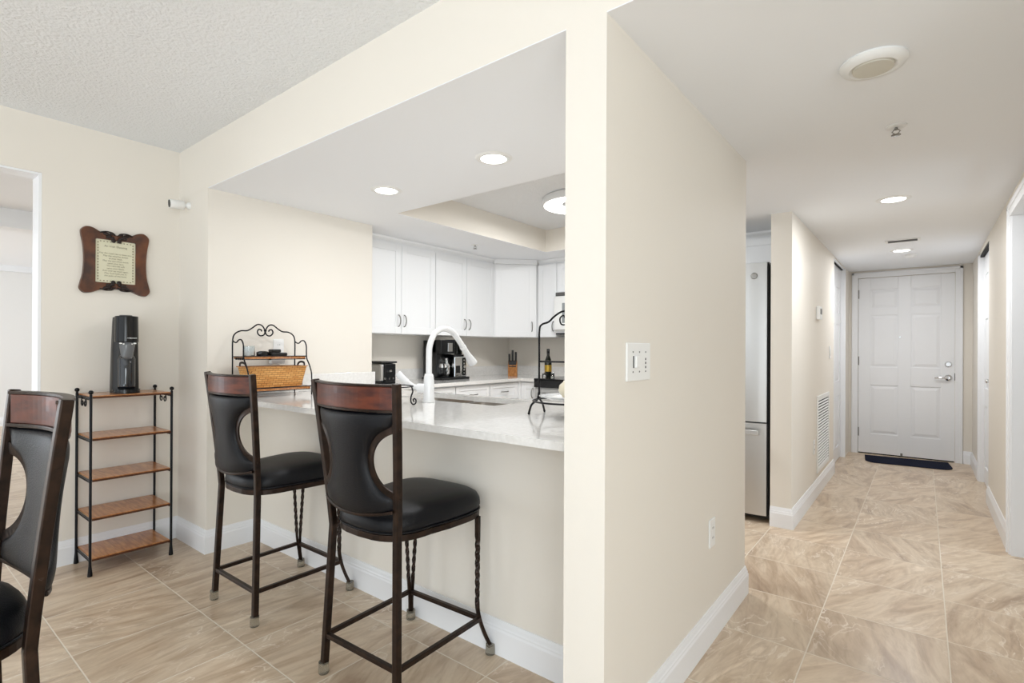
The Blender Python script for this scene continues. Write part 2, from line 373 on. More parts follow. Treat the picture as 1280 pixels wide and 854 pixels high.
struct('trim_near_doorway', B(((XR-.001, 4.225, 0), (XR+.121, 4.2405, 2.02)), ((XR-.001, 3.2995, 0), (XR+.121, 3.315, 2.02)), ((XR-.001, 3.315, 2.0), (XR+.121, 4.225, 2.0205))), TRIM, label='white jamb of the near hall doorway')
struct('trim_far_doorway', B(((XR-.012, 6.45, 0), (XR, 6.51, 2.085)), ((XR, 6.435, 0), (XR+.1, 6.45, 2.085)), ((XR, 5.6, 0), (XR+.1, 5.612, 2.085))), TRIM, label='white jamb of the far hall doorway')
struct('trim_closet', B(((XC+.01, 6.0, 0), (-.693, 6.012, 2.125)), ((XC+.01, 6.938, 0), (-.688, 6.95, 2.125)), ((-.73, 6.012, 2.112), (-.70, 6.938, 2.125))), TRIM, label='white jambs of the hall closet')
struct('trim_opening', B(((XL-.145, .622, 0), (XL-.003, .6345, H2-.0005)), ((XL-.145, -1.2, H2-.012), (XL-.003, .6215, H2-.0005))), TRIM, label='white lining of the left wall opening')

# ---- six panel door leaves
def panel_leaf(w, h, t=.04, cols=2, rows=((.15, .70), (.86, 1.48), (1.60, 1.88))):
    """leaf in local x 0..w, z 0..h; front at y=0 facing -y. raised panels with sunken bead"""
    bm = bmesh.new(); box(bm, (0, .008, 0), (w, t, h))
    st = .115*w/.87; cw = (w-st*(cols+1))/cols
    xs = [st+i*(cw+st) for i in range(cols)]
    # stiles and rails
    cut = [0]
    for i in range(cols+1): box(bm, (i*(cw+st), 0, 0), (i*(cw+st)+st, .008, h))
    for x in xs:
        z = 0
        for a, b in rows: box(bm, (x, 0, z), (x+cw, .008, a)); z = b
        box(bm, (x, 0, z), (x+cw, .008, h))
        for a, b in rows:  # raised field with sloped edges
            o = [(x+.012, a+.012), (x+cw-.012, a+.012), (x+cw-.012, b-.012), (x+.012, b-.012)]
            q = [(x+.04, a+.04), (x+cw-.04, a+.04), (x+cw-.04, b-.04), (x+.04, b-.04)]
            lo = [bm.verts.new((p[0], .0079, p[1])) for p in o]; hi = [bm.verts.new((p[0], .001, p[1])) for p in q]
            bm.faces.new(hi)
            for i in range(4): bm.faces.new((lo[i], lo[(i+1) % 4], hi[(i+1) % 4], hi[i]))
    return bm
d1 = struct('door_1', panel_leaf(.868, 2.035, rows=((.225, .79), (1.0, 1.6), (1.68, 1.9))), TRIM, bevel=.0025, label='white six-panel entry door at the end of the hall')
d1.location = (-.601, YD+.012, .012)
bm = bmesh.new()
for z in (.19, 1.02, 1.80): lathe(bm, [(.007, z), (.007, z+.1)], 10, c=(0.001, -.006, 0))
obj('hinges', bm, NICKEL, d1)
bm = lathe(bmesh.new(), [(.033, 0), (.033, -.006), (.026, -.012), (.014, -.02), (.014, -.045)], 20, c=(.815, 0, .90), axis='Y')
sweep(bm, smoothpts([(.815, -.045, .90), (.78, -.05, .90), (.74, -.048, .90), (.70, -.04, .897)]), circ(.009))
obj('lever_handle', bm, CHROME, d1, auto=40)
bm = lathe(bmesh.new(), [(.030, 0), (.030, -.008), (.022, -.016)], 20, c=(.815, 0, 1.045), axis='Y'); box(bm, (.795, -.03, 1.04), (.835, -.016, 1.05))
obj('deadbolt', bm, CHROME, d1, auto=40)
obj('peephole', lathe(bmesh.new(), [(.008, 0), (.008, -.004)], 14, c=(.395, 0, 1.345), axis='Y'), CHROME, d1)
obj('door_sweep', B(((.003, .002, -.011), (.865, .038, 0))), DARKGAP, d1)
obj('latch_plate', B(((.866, -.004, .87), (.874, .006, .95))), DARKGAP, d1)
obj('kick_stop', B(((.40, -.012, .0), (.42, 0, .03))), NICKEL, d1)
d2 = struct('door_2', panel_leaf(.83, 2.06), TRIM, label='white panelled door in the far right doorway')
d2.location = (XR+.03, 6.437, .01); d2.rotation_euler = (0, 0, -PI/2)
obj('door_knob', lathe(bmesh.new(), [(.020, 0), (.020, -.004), (.008, -.010), (.008, -.022), (.018, -.030), (.018, -.040), (.008, -.046)], 18, c=(.765, 0, .95), axis='Y'), CHROME, d2, smooth=True)
obj('track_gap_strip', B(((0, -.028, 2.052), (.825, .02, 2.068))), DARKGAP, d2)  # no track here: dark strip stands in for the shaded gap under the head
d3 = struct('door_3', panel_leaf(.92, 2.10, cols=2), TRIM, label='white closet door with a dark track above it')
d3.location = (-.735, 6.014, .008); d3.rotation_euler = (0, 0, PI/2)
obj('track_gap_strip', B(((0, -.02, 2.100), (.92, .03, 2.117))), DARKGAP, d3)
# ------------------------------------------------------------------ ceiling lights and fittings
def area_down(name, loc, size, power, parent, col=(.97, .985, 1)):
    d = bpy.data.lights.new(name, 'AREA'); d.shape = 'DISK'; d.size = size; d.energy = power; d.color = col
    o = bpy.data.objects.new(name, d); C.objects.link(o); o.parent = parent; o.location = loc; return o
def downlight(x, y, label, power):
    t = thing('recessed_light', label, 'light', (x, y, H2), group='recessed ceiling lights')
    obj('trim_ring', lathe(bmesh.new(), [(.062, -.001), (.064, -.006), (.082, -.005), (.092, 0)], 36, cap=False), PLASTW, t, smooth=True)
    obj('lens', lathe(bmesh.new(), [(.0632, -.0045), (.03, -.0055), (.0005, -.006)], 36), LIGHTON, t, smooth=True)
    area_down('lamp', (0, 0, -.02), .12, power, t)
downlight(-2.49, 1.956, 'round recessed light in kitchen ceiling nearest the shelf and plaque', 3)
downlight(-1.654, 1.947, 'round recessed light in kitchen ceiling nearest the column', 4.5)
downlight(-.146, 3.97, 'round recessed light in hall ceiling between the sprinkler and the slotted vent', 8)
downlight(-.16, 6.04, 'round recessed light in hall ceiling just before entry door', 9)
t = thing('ceiling_light', 'round flush white ring light in the kitchen ceiling tray', 'light', (-2.05, 3.40, TZ))
obj('housing', lathe(bmesh.new(), [(.255, 0), (.265, -.01), (.265, -.05), (.258, -.06), (.12, -.045), (.12, -.0)], 48, cap=False), GLOSSW, t, auto=40)
obj('diffuser', lathe(bmesh.new(), [(.257, -.0605), (.22, -.066), (.16, -.064), (.122, -.046)], 48, cap=False), LIGHTON, t, smooth=True)
bm = lathe(bmesh.new(), [(.12, -.02), (.06, -.03), (.001, -.032)], 32)
obj('center_plate', bm, GLOSSW, t, smooth=True)
bm = bmesh.new()
for i in range(14):
    a = i*2*PI/14; ball(bm, (.06*cos(a), .06*sin(a), -.038), .008, 8)
obj('crystals', bm, CHROME, t, smooth=True)
area_down('lamp', (0, 0, -.08), .4, 17, t)
t = thing('ceiling_speaker', 'white round raised grille on hall ceiling near the column', 'speaker', (-.13, 2.045, H2))
obj('base', lathe(bmesh.new(), [(.092, 0), (.094, -.006), (.086, -.018), (.066, -.022), (.060, -.016), (.001, -.016)], 48), PLASTW, t, auto=50)
gm = mat('beige_grille', '#D6D2C6', .6)
bm = lathe(bmesh.new(), [(.058, -.016), (.056, -.024), (.001, -.026)], 40)
obj('grille', bm, gm, t, auto=50)
def sprinkler(x, y, label):
    t = thing('fire_sprinkler', label, 'sprinkler', (x, y, H2))
    obj('escutcheon', lathe(bmesh.new(), [(.038, 0), (.036, -.004), (.02, -.007), (.012, -.007)], 28), PLASTW, t, smooth=True)
    bm = lathe(bmesh.new(), [(.006, -.006), (.006, -.016)], 10)
    for s in (-1, 1): sweep(bm, [(0.006*s, 0, -.014), (.014*s, 0, -.022), (.004*s, 0, -.034)], circ(.0022, 6))
    lathe(bm, [(.002, -.034), (.017, -.036), (.017, -.038), (.002, -.038)], 16)
    obj('sprinkler_head', bm, NICKEL, t, smooth=True)
sprinkler(-.091, 2.688, 'small fire sprinkler in hall ceiling beyond the round grille')
sprinkler(-3.154, 3.463, 'small fire sprinkler in kitchen ceiling above the wall cabinets')
t = thing('air_vent', 'small slotted air vent in hall ceiling between two lights', 'vent', (-.14, 5.50, H2))
bm = B(((-.12, -.07, -.006), (.12, -.05, 0)), ((-.12, .05, -.006), (.12, .07, 0)), ((-.12, -.05, -.006), (-.1, .05, 0)), ((.1, -.05, -.006), (.12, .05, 0)))
obj('frame', bm, PLASTW, t, bevel=.002)
obj('backing', B(((-.1, -.05, -.002), (.1, .05, -.0005))), DARKGAP, t)
bm = bmesh.new()
for k in range(5): box(bm, (-.1, -.042+k*.02, -.006), (.1, -.034+k*.02, -.002))
obj('slats', bm, GREYP, t)
t = thing('smoke_detector', 'small white detector in hall ceiling beside the farthest light', 'detector', (-.10, 6.35, H2))
obj('body', lathe(bmesh.new(), [(.05, 0), (.05, -.015), (.035, -.028), (.001, -.03)], 28), PLASTW, t, auto=50)

# ------------------------------------------------------------------ peninsula counter, sink, faucet
SX0, SX1, SY0, SY1 = -2.50, -1.72, 2.04, 2.36; CY1 = 2.42; CY0 = 1.375
bm = B(((XP+.001, CY0, CT-.028), (XC-.001, SY0, CT)), ((XP+.001, SY1, CT-.028), (XC-.001, CY1, CT)), ((XP+.001, SY0, CT-.028), (SX0, SY1, CT)), ((SX1, SY0, CT-.028), (XC-.001, SY1, CT)))
bmesh.ops.remove_doubles(bm, verts=bm.verts, dist=.0001)
tag(obj('bar_countertop', bm, QUARTZ), 'white quartz bar countertop with sink cut-out between pillar and column', 'countertop')
tag(obj('counter_backsplash', B(((XP+.001, CY0+.12, CT+.0005), (XP+.02, 2.468, CT+.115))), QUARTZ, bevel=.002), 'low white quartz strip on the side wall behind the iron rack', 'backsplash')
t = thing('kitchen_sink', 'stainless steel undermount sink behind white faucet', 'sink', ((SX0+SX1)/2, (SY0+SY1)/2, CT-.028))
hw, hd = (SX1-SX0)/2, (SY1-SY0)/2
bm = bmesh.new()
def bowl(bm, x0, x1, y0, y1, dz):
    rings = []
    for ins, z in ((-.012, 0), (0, 0), (.004, -.02), (.012, -dz+.03), (.04, -dz)):
        c = []
        for k, (sx, sy) in enumerate(((1, 1), (-1, 1), (-1, -1), (1, -1))):
            rr = .04; cx = (x1-ins-rr if sx > 0 else x0+ins+rr); cy = (y1-ins-rr if sy > 0 else y0+ins+rr)
            for j in range(5):
                a = k*PI/2+j*PI/8; c.append(bm.verts.new((cx+rr*cos(a), cy+rr*sin(a), z)))
        rings.append(c)
    for a, b in zip(rings, rings[1:]):
        for i in range(len(a)): bm.faces.new((a[i], a[(i+1) % len(a)], b[(i+1) % len(b)], b[i]))
    bm.faces.new(rings[-1])
SINKM = mat('dull_sink_steel', '#8C857D', .32, metal=1)
bowl(bm, -hw, -.02, -hd, hd, .2); obj('basin', bm, SINKM, t, auto=50)
bm = bmesh.new(); bowl(bm, .02, hw, -hd, hd, .2); obj('basin', bm, SINKM, t, auto=50)
for s in (-.5, .5):
    obj('drain', lathe(bmesh.new(), [(.045, 0), (.04, .004), (.02, .001), (.001, .001)], 24, c=(hw*s*1.02, 0, -.1995)), CHROME, t, smooth=True)
# cabinet under the peninsula (kitchen side)
t = thing('sink_base_cabinet', 'white base cabinet under the bar counter on the kitchen side', 'cabinet', (XC-.02, CY1-.02, 0), PI)
obj('body', B(((0, .02, .1), (.72, .6, CT-.032)), ((.72, .02, .1), (1.7, .04, CT-.032)), ((1.7, .02, .1), (2.38, .6, CT-.032)), ((0, .09, 0), (2.38, .6, .0999))), CAB, t)
for k in range(4): obj('door', B(((.03+k*.58, 0, .12), (.59+k*.58, .019, .86))), CAB, t, bevel=.002)

FX, FY = -2.103, 1.943
t = thing('kitchen_faucet', 'tall white gooseneck pull-down faucet behind the bar stools', 'faucet', (FX, FY, CT))
obj('base', lathe(bmesh.new(), [(.034, 0), (.034, .006), (.031, .02), (.028, .12), (.026, .14), (.021, .155)], 28), GLOSSW, t, smooth=True)
arc = [(0, 0, .15), (0, 0, .22), (0, .002, .30)]
for k in range(0, 13):
    a = PI-k*PI/13*1.0; arc.append((0, .105+.103*cos(a), .30+.102*sin(a)*1.02))
pts = smoothpts([(0, 0, .15), (0, 0, .25), (0, .006, .31), (0, .04, .372), (0, .10, .402), (0, .17, .39), (0, .225, .345), (0, .27, .295)], 8)
obj('spout', sweep(bmesh.new(), pts, circ(.0165, 16)), GLOSSW, t, smooth=True)
bm = sweep(bmesh.new(), [(0, .27, .295), (0, .300, .262), (0, .335, .222), (0, .350, .205)], circ(.018, 18), scale=[.95, 1.0, 1.45, 1.6])
obj('spray_head', bm, GLOSSW, t, auto=50)
bm = sweep(bmesh.new(), [(0, .262, .304), (0, .272, .293)], circ(.0185, 18)); obj('collar', bm, PLASTW, t)
bm = sweep(bmesh.new(), [(-.015, -.005, .075), (-.055, -.03, .075)], circ(.026, 20)); obj('valve_hub', bm, GLOSSW, t, auto=50)
bm = sweep(bmesh.new(), smoothpts([(-.05, -.027, .078), (-.075, -.043, .085), (-.11, -.065, .11), (-.15, -.09, .155)], 6), circ(.017, 14), scale=[1.1-.45*math.sin(min(1, i/12)*PI)*.6 for i in range(19)])
obj('lever_handle', bm, GLOSSW, t, smooth=True)

# ------------------------------------------------------------------ kitchen cabinets
def pull(L=.1):
    return sweep(bmesh.new(), smoothpts([(0, 0, -L/2), (0, -.014, -L/2+.006), (0, -.026, -L*.25), (0, -.03, 0), (0, -.026, L*.25), (0, -.014, L/2-.006), (0, 0, L/2)], 3), circ(.0045, 8))
def shaker(w, h, fr=.06, t=.02):
    bm = B(((0, .006, 0), (w, t, h)), ((0, 0, 0), (fr, .006, h)), ((w-fr, 0, 0), (w, .006, h)), ((fr, 0, 0), (w-fr, .006, fr)), ((fr, 0, h-fr), (w-fr, .006, h)))
    return bm
def door_part(parent, x, z, w, h, hx=None, hz=None, horiz=False, fr=.06, y=0):
    o = obj('door' if not horiz else 'drawer', shaker(w, h, fr), CAB, parent, loc=(x, y, z), bevel=.0015)
    if hx is not None:
        p = obj('handle', pull(), NICKEL, o, smooth=True, loc=(hx, 0, hz))
        if horiz: p.rotation_euler = (0, PI/2, 0)
    return o
ZU0, ZU1 = 1.325, 2.085
def upper(label, x0, y0, rz, w, depth, splits, z0=ZU0, z1=ZU1, hands=None, name='wall_cabinet'):
    t = thing(name, label, 'cabinet', (x0, y0, z0), rz, group='white wall cabinets'); h = z1-z0
    obj('body', B(((0, .021, 0), (w, depth, h))), CAB, t)
    bm = bmesh.new(); prof = [(0, h), (-.006, h), (-.01, h+.012), (-.03, h+.032), (-.034, h+.048), (.02, h+.048)]
    a = [bm.verts.new((0, p[0]+.021, p[1])) for p in prof]; b = [bm.verts.new((w, p[0]+.021, p[1])) for p in prof]
    bm.faces.new(a); bm.faces.new(b)
    for i in range(6): bm.faces.new((a[i], a[(i+1) % 6], b[(i+1) % 6], b[i]))
    obj('crown', bm, CAB, t)
    x = 0
    for i, s in enumerate(splits):
        hd_ = (hands or ['r', 'l'])[i]
        door_part(t, x+.002, .002, s-.004, h-.004, (s-.035 if hd_ == 'r' else .028) if hd_ else None, .11)
        x += s
    return t
upper('white double-door wall cabinet nearest the pass-through side wall', -3.5, 2.52, PI/2, .79, .325, [.395, .395])
upper('white double-door wall cabinet above the coffee maker', -3.5, 3.312, PI/2, .828, .325, [.414, .414])
# diagonal corner cabinet
t = thing('corner_wall_cabinet', 'white diagonal single-door wall cabinet in the kitchen corner', 'cabinet', (-3.5, 4.142, ZU0), rad(46.5), group='white wall cabinets')
L = .455; hC = ZU1-ZU0
ci, si = cos(-rad(46.5)), sin(-rad(46.5))
def tol(px, py):
    dx, dy = px+3.5, py-4.142; return (dx*ci-dy*si, dx*si+dy*ci)
bm = prism(bmesh.new(), [tol(-3.489, 4.16), tol(-3.20, 4.465), tol(-3.20, 4.805), tol(-3.825, 4.805), tol(-3.825, 4.145), tol(-3.505, 4.145)], 0, hC)
obj('body', bm, CAB, t)
bm = prism(bmesh.new(), [tol(-3.478, 4.12), tol(-3.17, 4.44), tol(-3.20, 4.50), tol(-3.55, 4.16)], hC, hC+.048); obj('crown', bm, CAB, t)
door_part(t, .012, .002, .415, hC-.004, .385, .11)
upper('narrow white wall cabinet beside the microwave', -3.188, 4.48, 0, .235, .325, [.235], hands=['r'])
upper('short white wall cabinet above the microwave', -2.95, 4.48, 0, .76, .325, [.38, .38], z0=1.785)
upper('white wall cabinet between microwave and refrigerator cabinet', -2.188, 4.48, 0, .43, .325, [.43], hands=['l'])
upper('white cabinet above the refrigerator', -1.75, 4.42, 0, .92, .38, [.46, .46], z0=1.84)
# base cabinets, left run faces +X, front at X=-3.19
def base_cab(label, x0, y0, rz, w, depth, fronts):
    t = thing('base_cabinet', label, 'cabinet', (x0, y0, 0), rz, group='white base cabinets')
    obj('body', B(((0, .021, .1), (w, depth, CT-.032)), ((0, .08, 0), (w, depth, .0999))), CAB, t)
    for kind, x, z, ww, hh in fronts:
        if kind == 'drawer': door_part(t, x+.003, z, ww-.006, hh, ww/2, hh/2, True, .04)
        else: door_part(t, x+.003, z, ww-.006, hh, ww-.05, hh-.1, False)
    return t
base_cab('white base cabinet near the toaster', -3.20, 2.49, PI/2, .40, .62, [('drawer', 0, .71, .40, .155), ('door', 0, .115, .40, .585)])
base_cab('white base cabinet left of the coffee maker', -3.20, 2.895, PI/2, .375, .62, [('drawer', 0, .71, .375, .155), ('door', 0, .115, .375, .585)])
base_cab('white base cabinet below the coffee maker', -3.20, 3.275, PI/2, .45, .62, [('drawer', 0, .71, .45, .155), ('drawer', 0, .42, .45, .28), ('drawer', 0, .115, .45, .295)])
base_cab('white base cabinet next to the corner', -3.20, 3.73, PI/2, .43, .62, [('drawer', 0, .71, .43, .155), ('door', 0, .115, .43, .585)])
nc = base_cab('narrow white base cabinet left of the range', -3.185, 4.19, 0, .197, .60, [('door', 0, .115, .197, .75)])
obj('corner_filler', B(((-.04, -.028, .1), (-.001, .04, CT-.032))), CAB, nc)
base_cab('white base cabinet between range and refrigerator', -2.215, 4.19, 0, .45, .60, [('drawer', 0, .71, .45, .155), ('door', 0, .115, .45, .585)])
bm = prism(bmesh.new(), [(XK, 2.475), (-3.17, 2.475), (-3.17, 4.165), (-2.985, 4.165), (-2.985, YK), (XK, YK)], CT-.03, CT)
tag(obj('kitchen_countertop', bm, QUARTZ, bevel=.002), 'white quartz countertop carrying toaster, coffee maker and knife block', 'countertop')
tag(obj('kitchen_backsplash', B(((XK, 2.475, CT), (XK+.02, YK, CT+.1)), ((XK+.02, YK-.02, CT), (-2.985, YK, CT+.1))), QUARTZ), 'low quartz backsplash strip along the kitchen walls', 'backsplash')
tag(obj('side_countertop', B(((-2.215, 4.165, CT-.03), (-1.765, YK, CT))), QUARTZ), 'short quartz countertop right of the range', 'countertop')
# range
t = thing('kitchen_range', 'range with black glass top beyond the iron plate stand', 'stove', (-2.98, 4.13, 0))
obj('body', B(((0, .03, .02), (.76, .66, .895))), STEEL, t)
obj('cooktop', B(((-.002, .0, .895), (.762, .67, .917))), BLACKG, t, bevel=.003)
for x, y, r in ((.2, .2, .1), (.56, .2, .08), (.2, .48, .08), (.56, .48, .1)): obj('burner_ring', lathe(bmesh.new(), [(r, .9175), (r-.004, .9178), (r-.008, .9175)], 32, c=(x, y, 0), cap=False), GREYP, t)
obj('control_strip', B(((0, .0, .83), (.76, .03, .8945))), BLACKP, t, bevel=.003)
o = obj('oven_door', B(((.01, 0, .2), (.75, .029, .82))), STEEL, t, bevel=.004)
obj('oven_window', B(((.12, -.002, .32), (.64, 0, .66))), BLACKG, o)
obj('handle', sweep(bmesh.new(), smoothpts([(.06, 0, .77), (.07, -.035, .77), (.12, -.045, .77), (.64, -.045, .77), (.69, -.035, .77), (.70, 0, .77)], 3), circ(.009, 8)), STEEL, o, smooth=True)
obj('storage_drawer', B(((.01, .005, .03), (.75, .029, .19))), STEEL, t, bevel=.003)
# microwave
t = thing('microwave', 'white over-range microwave under the short wall cabinet', 'microwave', (-2.945, 4.42, 1.365))
obj('body', B(((0, .03, 0), (.75, .38, .415))), PLASTW, t, bevel=.004)
obj('top_vent', B(((.01, .018, .375), (.74, .03, .41))), GREYP, t)
o = obj('door', B(((0, 0, .03), (.56, .029, .37))), PLASTW, t, bevel=.006)
obj('window', B(((.10, -.002, .10), (.47, 0, .30))), mat('smoked_oven_glass', '#8E9294', .15), o)
obj('handle', sweep(bmesh.new(), smoothpts([(.53, 0, .06), (.53, -.03, .08), (.53, -.035, .2), (.53, -.03, .32), (.53, 0, .34)], 4), circ(.008, 8)), PLASTW, o, smooth=True)
obj('control_panel', B(((.565, .004, .03), (.75, .029, .37))), PLASTW, t, bevel=.004)
obj('underside_vent', B(((.02, .01, -.012), (.73, .3, -.0005))), DARKGAP, t)

# refrigerator
t = thing('refrigerator', 'stainless french-door refrigerator beyond the hall wall end', 'refrigerator', (-1.745, 3.90, 0))
obj('case', B(((.0, .085, .02), (.903, .80, 1.795))), BLACKP, t)
def fdoor(x0, x1, z0, z1, bulge=.03):
    bm = bmesh.new(); n = 16; F = []
    o = [(x0, .08)]+[(x0+(x1-x0)*i/n, .035-bulge*(math.sin(PI*i/n)**.7)) for i in range(n+1)]+[(x1, .08)]
    return prism(bm, o, z0, z1)
bl = obj('left_door', fdoor(.003, .449, .70, 1.81), STEEL, t, auto=40)
br_ = obj('right_door', fdoor(.454, .893, .70, 1.81), STEEL, t, auto=40)
fz = obj('freezer_drawer', fdoor(.003, .893, .05, .69), STEEL, t, auto=40)
for p, x in ((bl, .40), (br_, .50)):
    obj('handle', sweep(bmesh.new(), smoothpts([(x, .02, .80), (x, -.045, .82), (x, -.055, 1.2), (x, -.045, 1.62), (x, .02, 1.64)], 4), circ(.011, 10)), STEEL, p, smooth=True)
bm = B(((.06, -.055, .615), (.86, -.035, .65)), ((.08, -.036, .62), (.10, .02, .645)), ((.82, -.036, .62), (.84, .02, .645)))
obj('handle', bm, STEEL, fz, bevel=.004)
bm = lathe(bmesh.new(), [(.022, .008), (.022, .0025), (.018, .002), (.001, .002)], 24, c=(.815, 0.006, 1.72), axis='Y')
o = obj('badge', bm, NICKEL, br_, smooth=True)
obj('door_gasket', B(((.895, .05, .05), (.902, .09, 1.80))), DARKGAP, t)
obj('hinge_cover', B(((.84, .06, 1.795), (.90, .15, 1.815))), BLACKP, t)

# ------------------------------------------------------------------ small kitchen objects
t = thing('toaster', 'chrome toaster with black end panel at counter left of faucet', 'toaster', (-3.57, 2.735, CT))
obj('body', B(((-.14, -.075, .02), (.125, .075, .17))), STEEL, t, bevel=.02)
obj('end_panel', B(((.125, -.045, .02), (.138, .068, .165))), BLACKP, t, bevel=.008)
obj('top', B(((-.145, -.08, .17), (.142, .08, .185))), BLACKP, t, bevel=.006)
obj('base', B(((-.14, -.07, 0), (.13, .07, .02))), BLACKP, t)
bm = B(((.135, -.01, .10), (.16, .01, .115))); obj('lever', bm, CHROME, t, bevel=.003)
bm = bmesh.new()
for k in range(3): lathe(bm, [(.009, .135), (.009, .142)], 12, c=(0, -.04+.04*k, .045), axis='X')
obj('control_knobs', bm, CHROME, t)

t = thing('coffee_maker', 'black and chrome two-way coffee maker behind the faucet', 'coffee maker', (-3.62, 3.545, CT), PI/2)
# local: x -> +Y world, front faces -y local = +X world
obj('base', B(((-.185, -.16, 0), (.185, .12, .022))), BLACKP, t, bevel=.006)
obj('left_tower', B(((-.165, -.06, .022), (-.10, .12, .37))), BLACKP, t, bevel=.006)
obj('back_column', B(((-.10, .03, .022), (.165, .12, .37))), BLACKP, t, bevel=.004)
obj('brew_head', B(((-.165, -.12, .245), (.02, .03, .372))), BLACKP, t, bevel=.008)
obj('brew_basket_window', B(((-.075, -.124, .265), (-.015, -.12, .345))), CHROME, t, bevel=.002)
bm = lathe(bmesh.new(), [(.002, .026), (.052, .026), (.062, .06), (.062, .12), (.045, .165), (.042, .19), (.05, .2)], 28, c=(-.075, -.06, 0), cap=False)
o = obj('carafe', bm, GLASS, t, smooth=True)
obj('carafe_band', lathe(bmesh.new(), [(.0625, .115), (.064, .125), (.056, .15)], 28, c=(-.075, -.06, 0), cap=False), CHROME, o, smooth=True)
obj('carafe_handle', sweep(bmesh.new(), smoothpts([(-.12, -.105, .15), (-.14, -.135, .14), (-.14, -.135, .07), (-.12, -.11, .05)], 4), circ(.007, 8)), BLACKP, o, smooth=True)
obj('control_panel', B(((.0, -.135, .022), (.165, .03, .215))), CHROME, t, bevel=.006)
obj('drip_recess', B(((.02, -.1375, .06), (.075, -.1345, .13))), BLACKP, t)
o = obj('button_strip', B(((.105, -.138, .035), (.15, -.1345, .205))), BLACKG, t)
bm = bmesh.new()
for z in (.06, .09, .15, .18): lathe(bm, [(.008, -.1395), (.008, -.138)], 12, c=(.1275, 0, z), axis='Y')
lathe(bm, [(.014, -.146), (.014, -.138)], 16, c=(.1275, 0, .12), axis='Y')
obj('buttons', bm, CHROME, o)
bm = B(((.04, -.09, .235), (.15, .03, .37))); obj('water_tank', bm, GLASS, t, bevel=.006)
obj('tank_seat', B(((.02, -.1, .215), (.165, .03, .235))), BLACKP, t, bevel=.003)
obj('tank_lid', B(((.035, -.095, .37), (.155, .035, .378))), BLACKP, t, bevel=.003)

t = thing('knife_block', 'wooden knife block with black-handled knives in the kitchen corner', 'knife block', (-3.47, 4.42, CT), rad(35))
bm = bmesh.new()
prism(bm, [(-.09, 0), (.06, 0), (.09, .12), (.02, .17), (-.05, .14)], -.048, .048, Matrix.Rotation(PI/2, 4, 'X') @ Matrix.Rotation(0, 4, 'Z'))
bmesh.ops.rotate(bm, verts=bm.verts, cent=(0, 0, 0), matrix=Matrix.Rotation(-PI/2, 3, 'Z'))
obj('block', bm, BLOCKW, t, bevel=.003)
obj('front_plate', B(((-.04, -.088, .10), (.04, -.055, .165))), BLACKP, t, bevel=.004)
for k in range(6):
    x = -.034+.0272*(k % 3)*1.25; y = -.05+.05*(k//3); h = .24+.02*((k*5) % 3)
    kn = obj('knife_handle', sweep(bmesh.new(), smoothpts([(x, y, .13), (x, y-.012, .18), (x, y-.02, h)], 3), rect(.019, .028), upv=(1, 0, 0)), BLACKP, t, bevel=.003)
    obj('knife_rivet', B(((x-.0085, y-.018, h-.045), (x+.0085, y-.012, h-.039))), CHROME, kn)

t = thing('wine_bottle', 'dark bottle with a gold label standing on the range', 'bottle', (-2.95, 4.33, .918))
obj('glass', lathe(bmesh.new(), [(.034, 0), (.036, .004), (.036, .15), (.030, .18), (.014, .22), (.0125, .27), (.0145, .275), (.0145, .285), (.012, .286)], 24), mat('dark_green_glass', '#12160E', .08, coat=.5), t, smooth=True)
obj('label', lathe(bmesh.new(), [(.0365, .06), (.0365, .125)], 24, cap=False), BRASS, t, smooth=True)
obj('cap', lathe(bmesh.new(), [(.0150, .235), (.0152, .284), (.001, .288)], 20), BLACKP, t, smooth=True)
for i, (x, y, lb) in enumerate(((-2.94, 4.24, 'small glass shaker left of the dark bottle on the range'), (-2.875, 4.30, 'small glass shaker right of the dark bottle on the range'))):
    t = thing('shaker', lb, 'shaker', (x, y, .918), group='shakers on the range')
    obj('jar', lathe(bmesh.new(), [(.018, 0), (.02, .005), (.017, .04)], 16), GLASS, t, smooth=True)
    obj('lid', lathe(bmesh.new(), [(.018, .04), (.018, .048), (.012, .055), (.001, .057)], 16), CHROME, t, smooth=True)

def outlet(x, y, z, nrm, label, w=.07, h=.115, horiz=False, slots=True, name='wall_outlet', cat='outlet'):
    t = thing(name, label, cat, (x, y, z), {'-y': 0, '+x': PI/2, '+y': PI, '-x': -PI/2}[nrm])
    if horiz: w, h = h, w
    obj('cover_plate', B(((-w/2, -.006, -h/2), (w/2, 0, h/2))), PLASTW, t, bevel=.002)
    if slots:
        bm = bmesh.new()
        for s in (-1, 1):
            cx, cz = (s*.02, 0) if horiz else (0, s*.02)
            box(bm, (cx-.014, -.0072, cz-.014), (cx+.014, -.006, cz+.014))
        o = obj('receptacle', bm, PLASTW, t, bevel=.001)
        bm = bmesh.new()
        for s in (-1, 1):
            cx, cz = (s*.02, 0) if horiz else (0, s*.02)
            for q in (-1, 1): box(bm, (cx+q*.006-.001, -.0078, cz-.003), (cx+q*.006+.001, -.0072, cz+.005))
        obj('slots', bm, DARKGAP, o)
    return t
outlet(-2.84, YK, 1.10, '-y', 'horizontal white outlet on kitchen wall beside the bottle', horiz=True)
outlet(XP, 1.72, 1.20, '+x', 'white outlet on side wall behind the iron rack')
outlet(XA, 2.22, .442, '+x', 'white outlet low on the beige hall wall')
outlet(-.693, 4.82, .42, '+x', 'white outlet on hall wall beside the return grille')
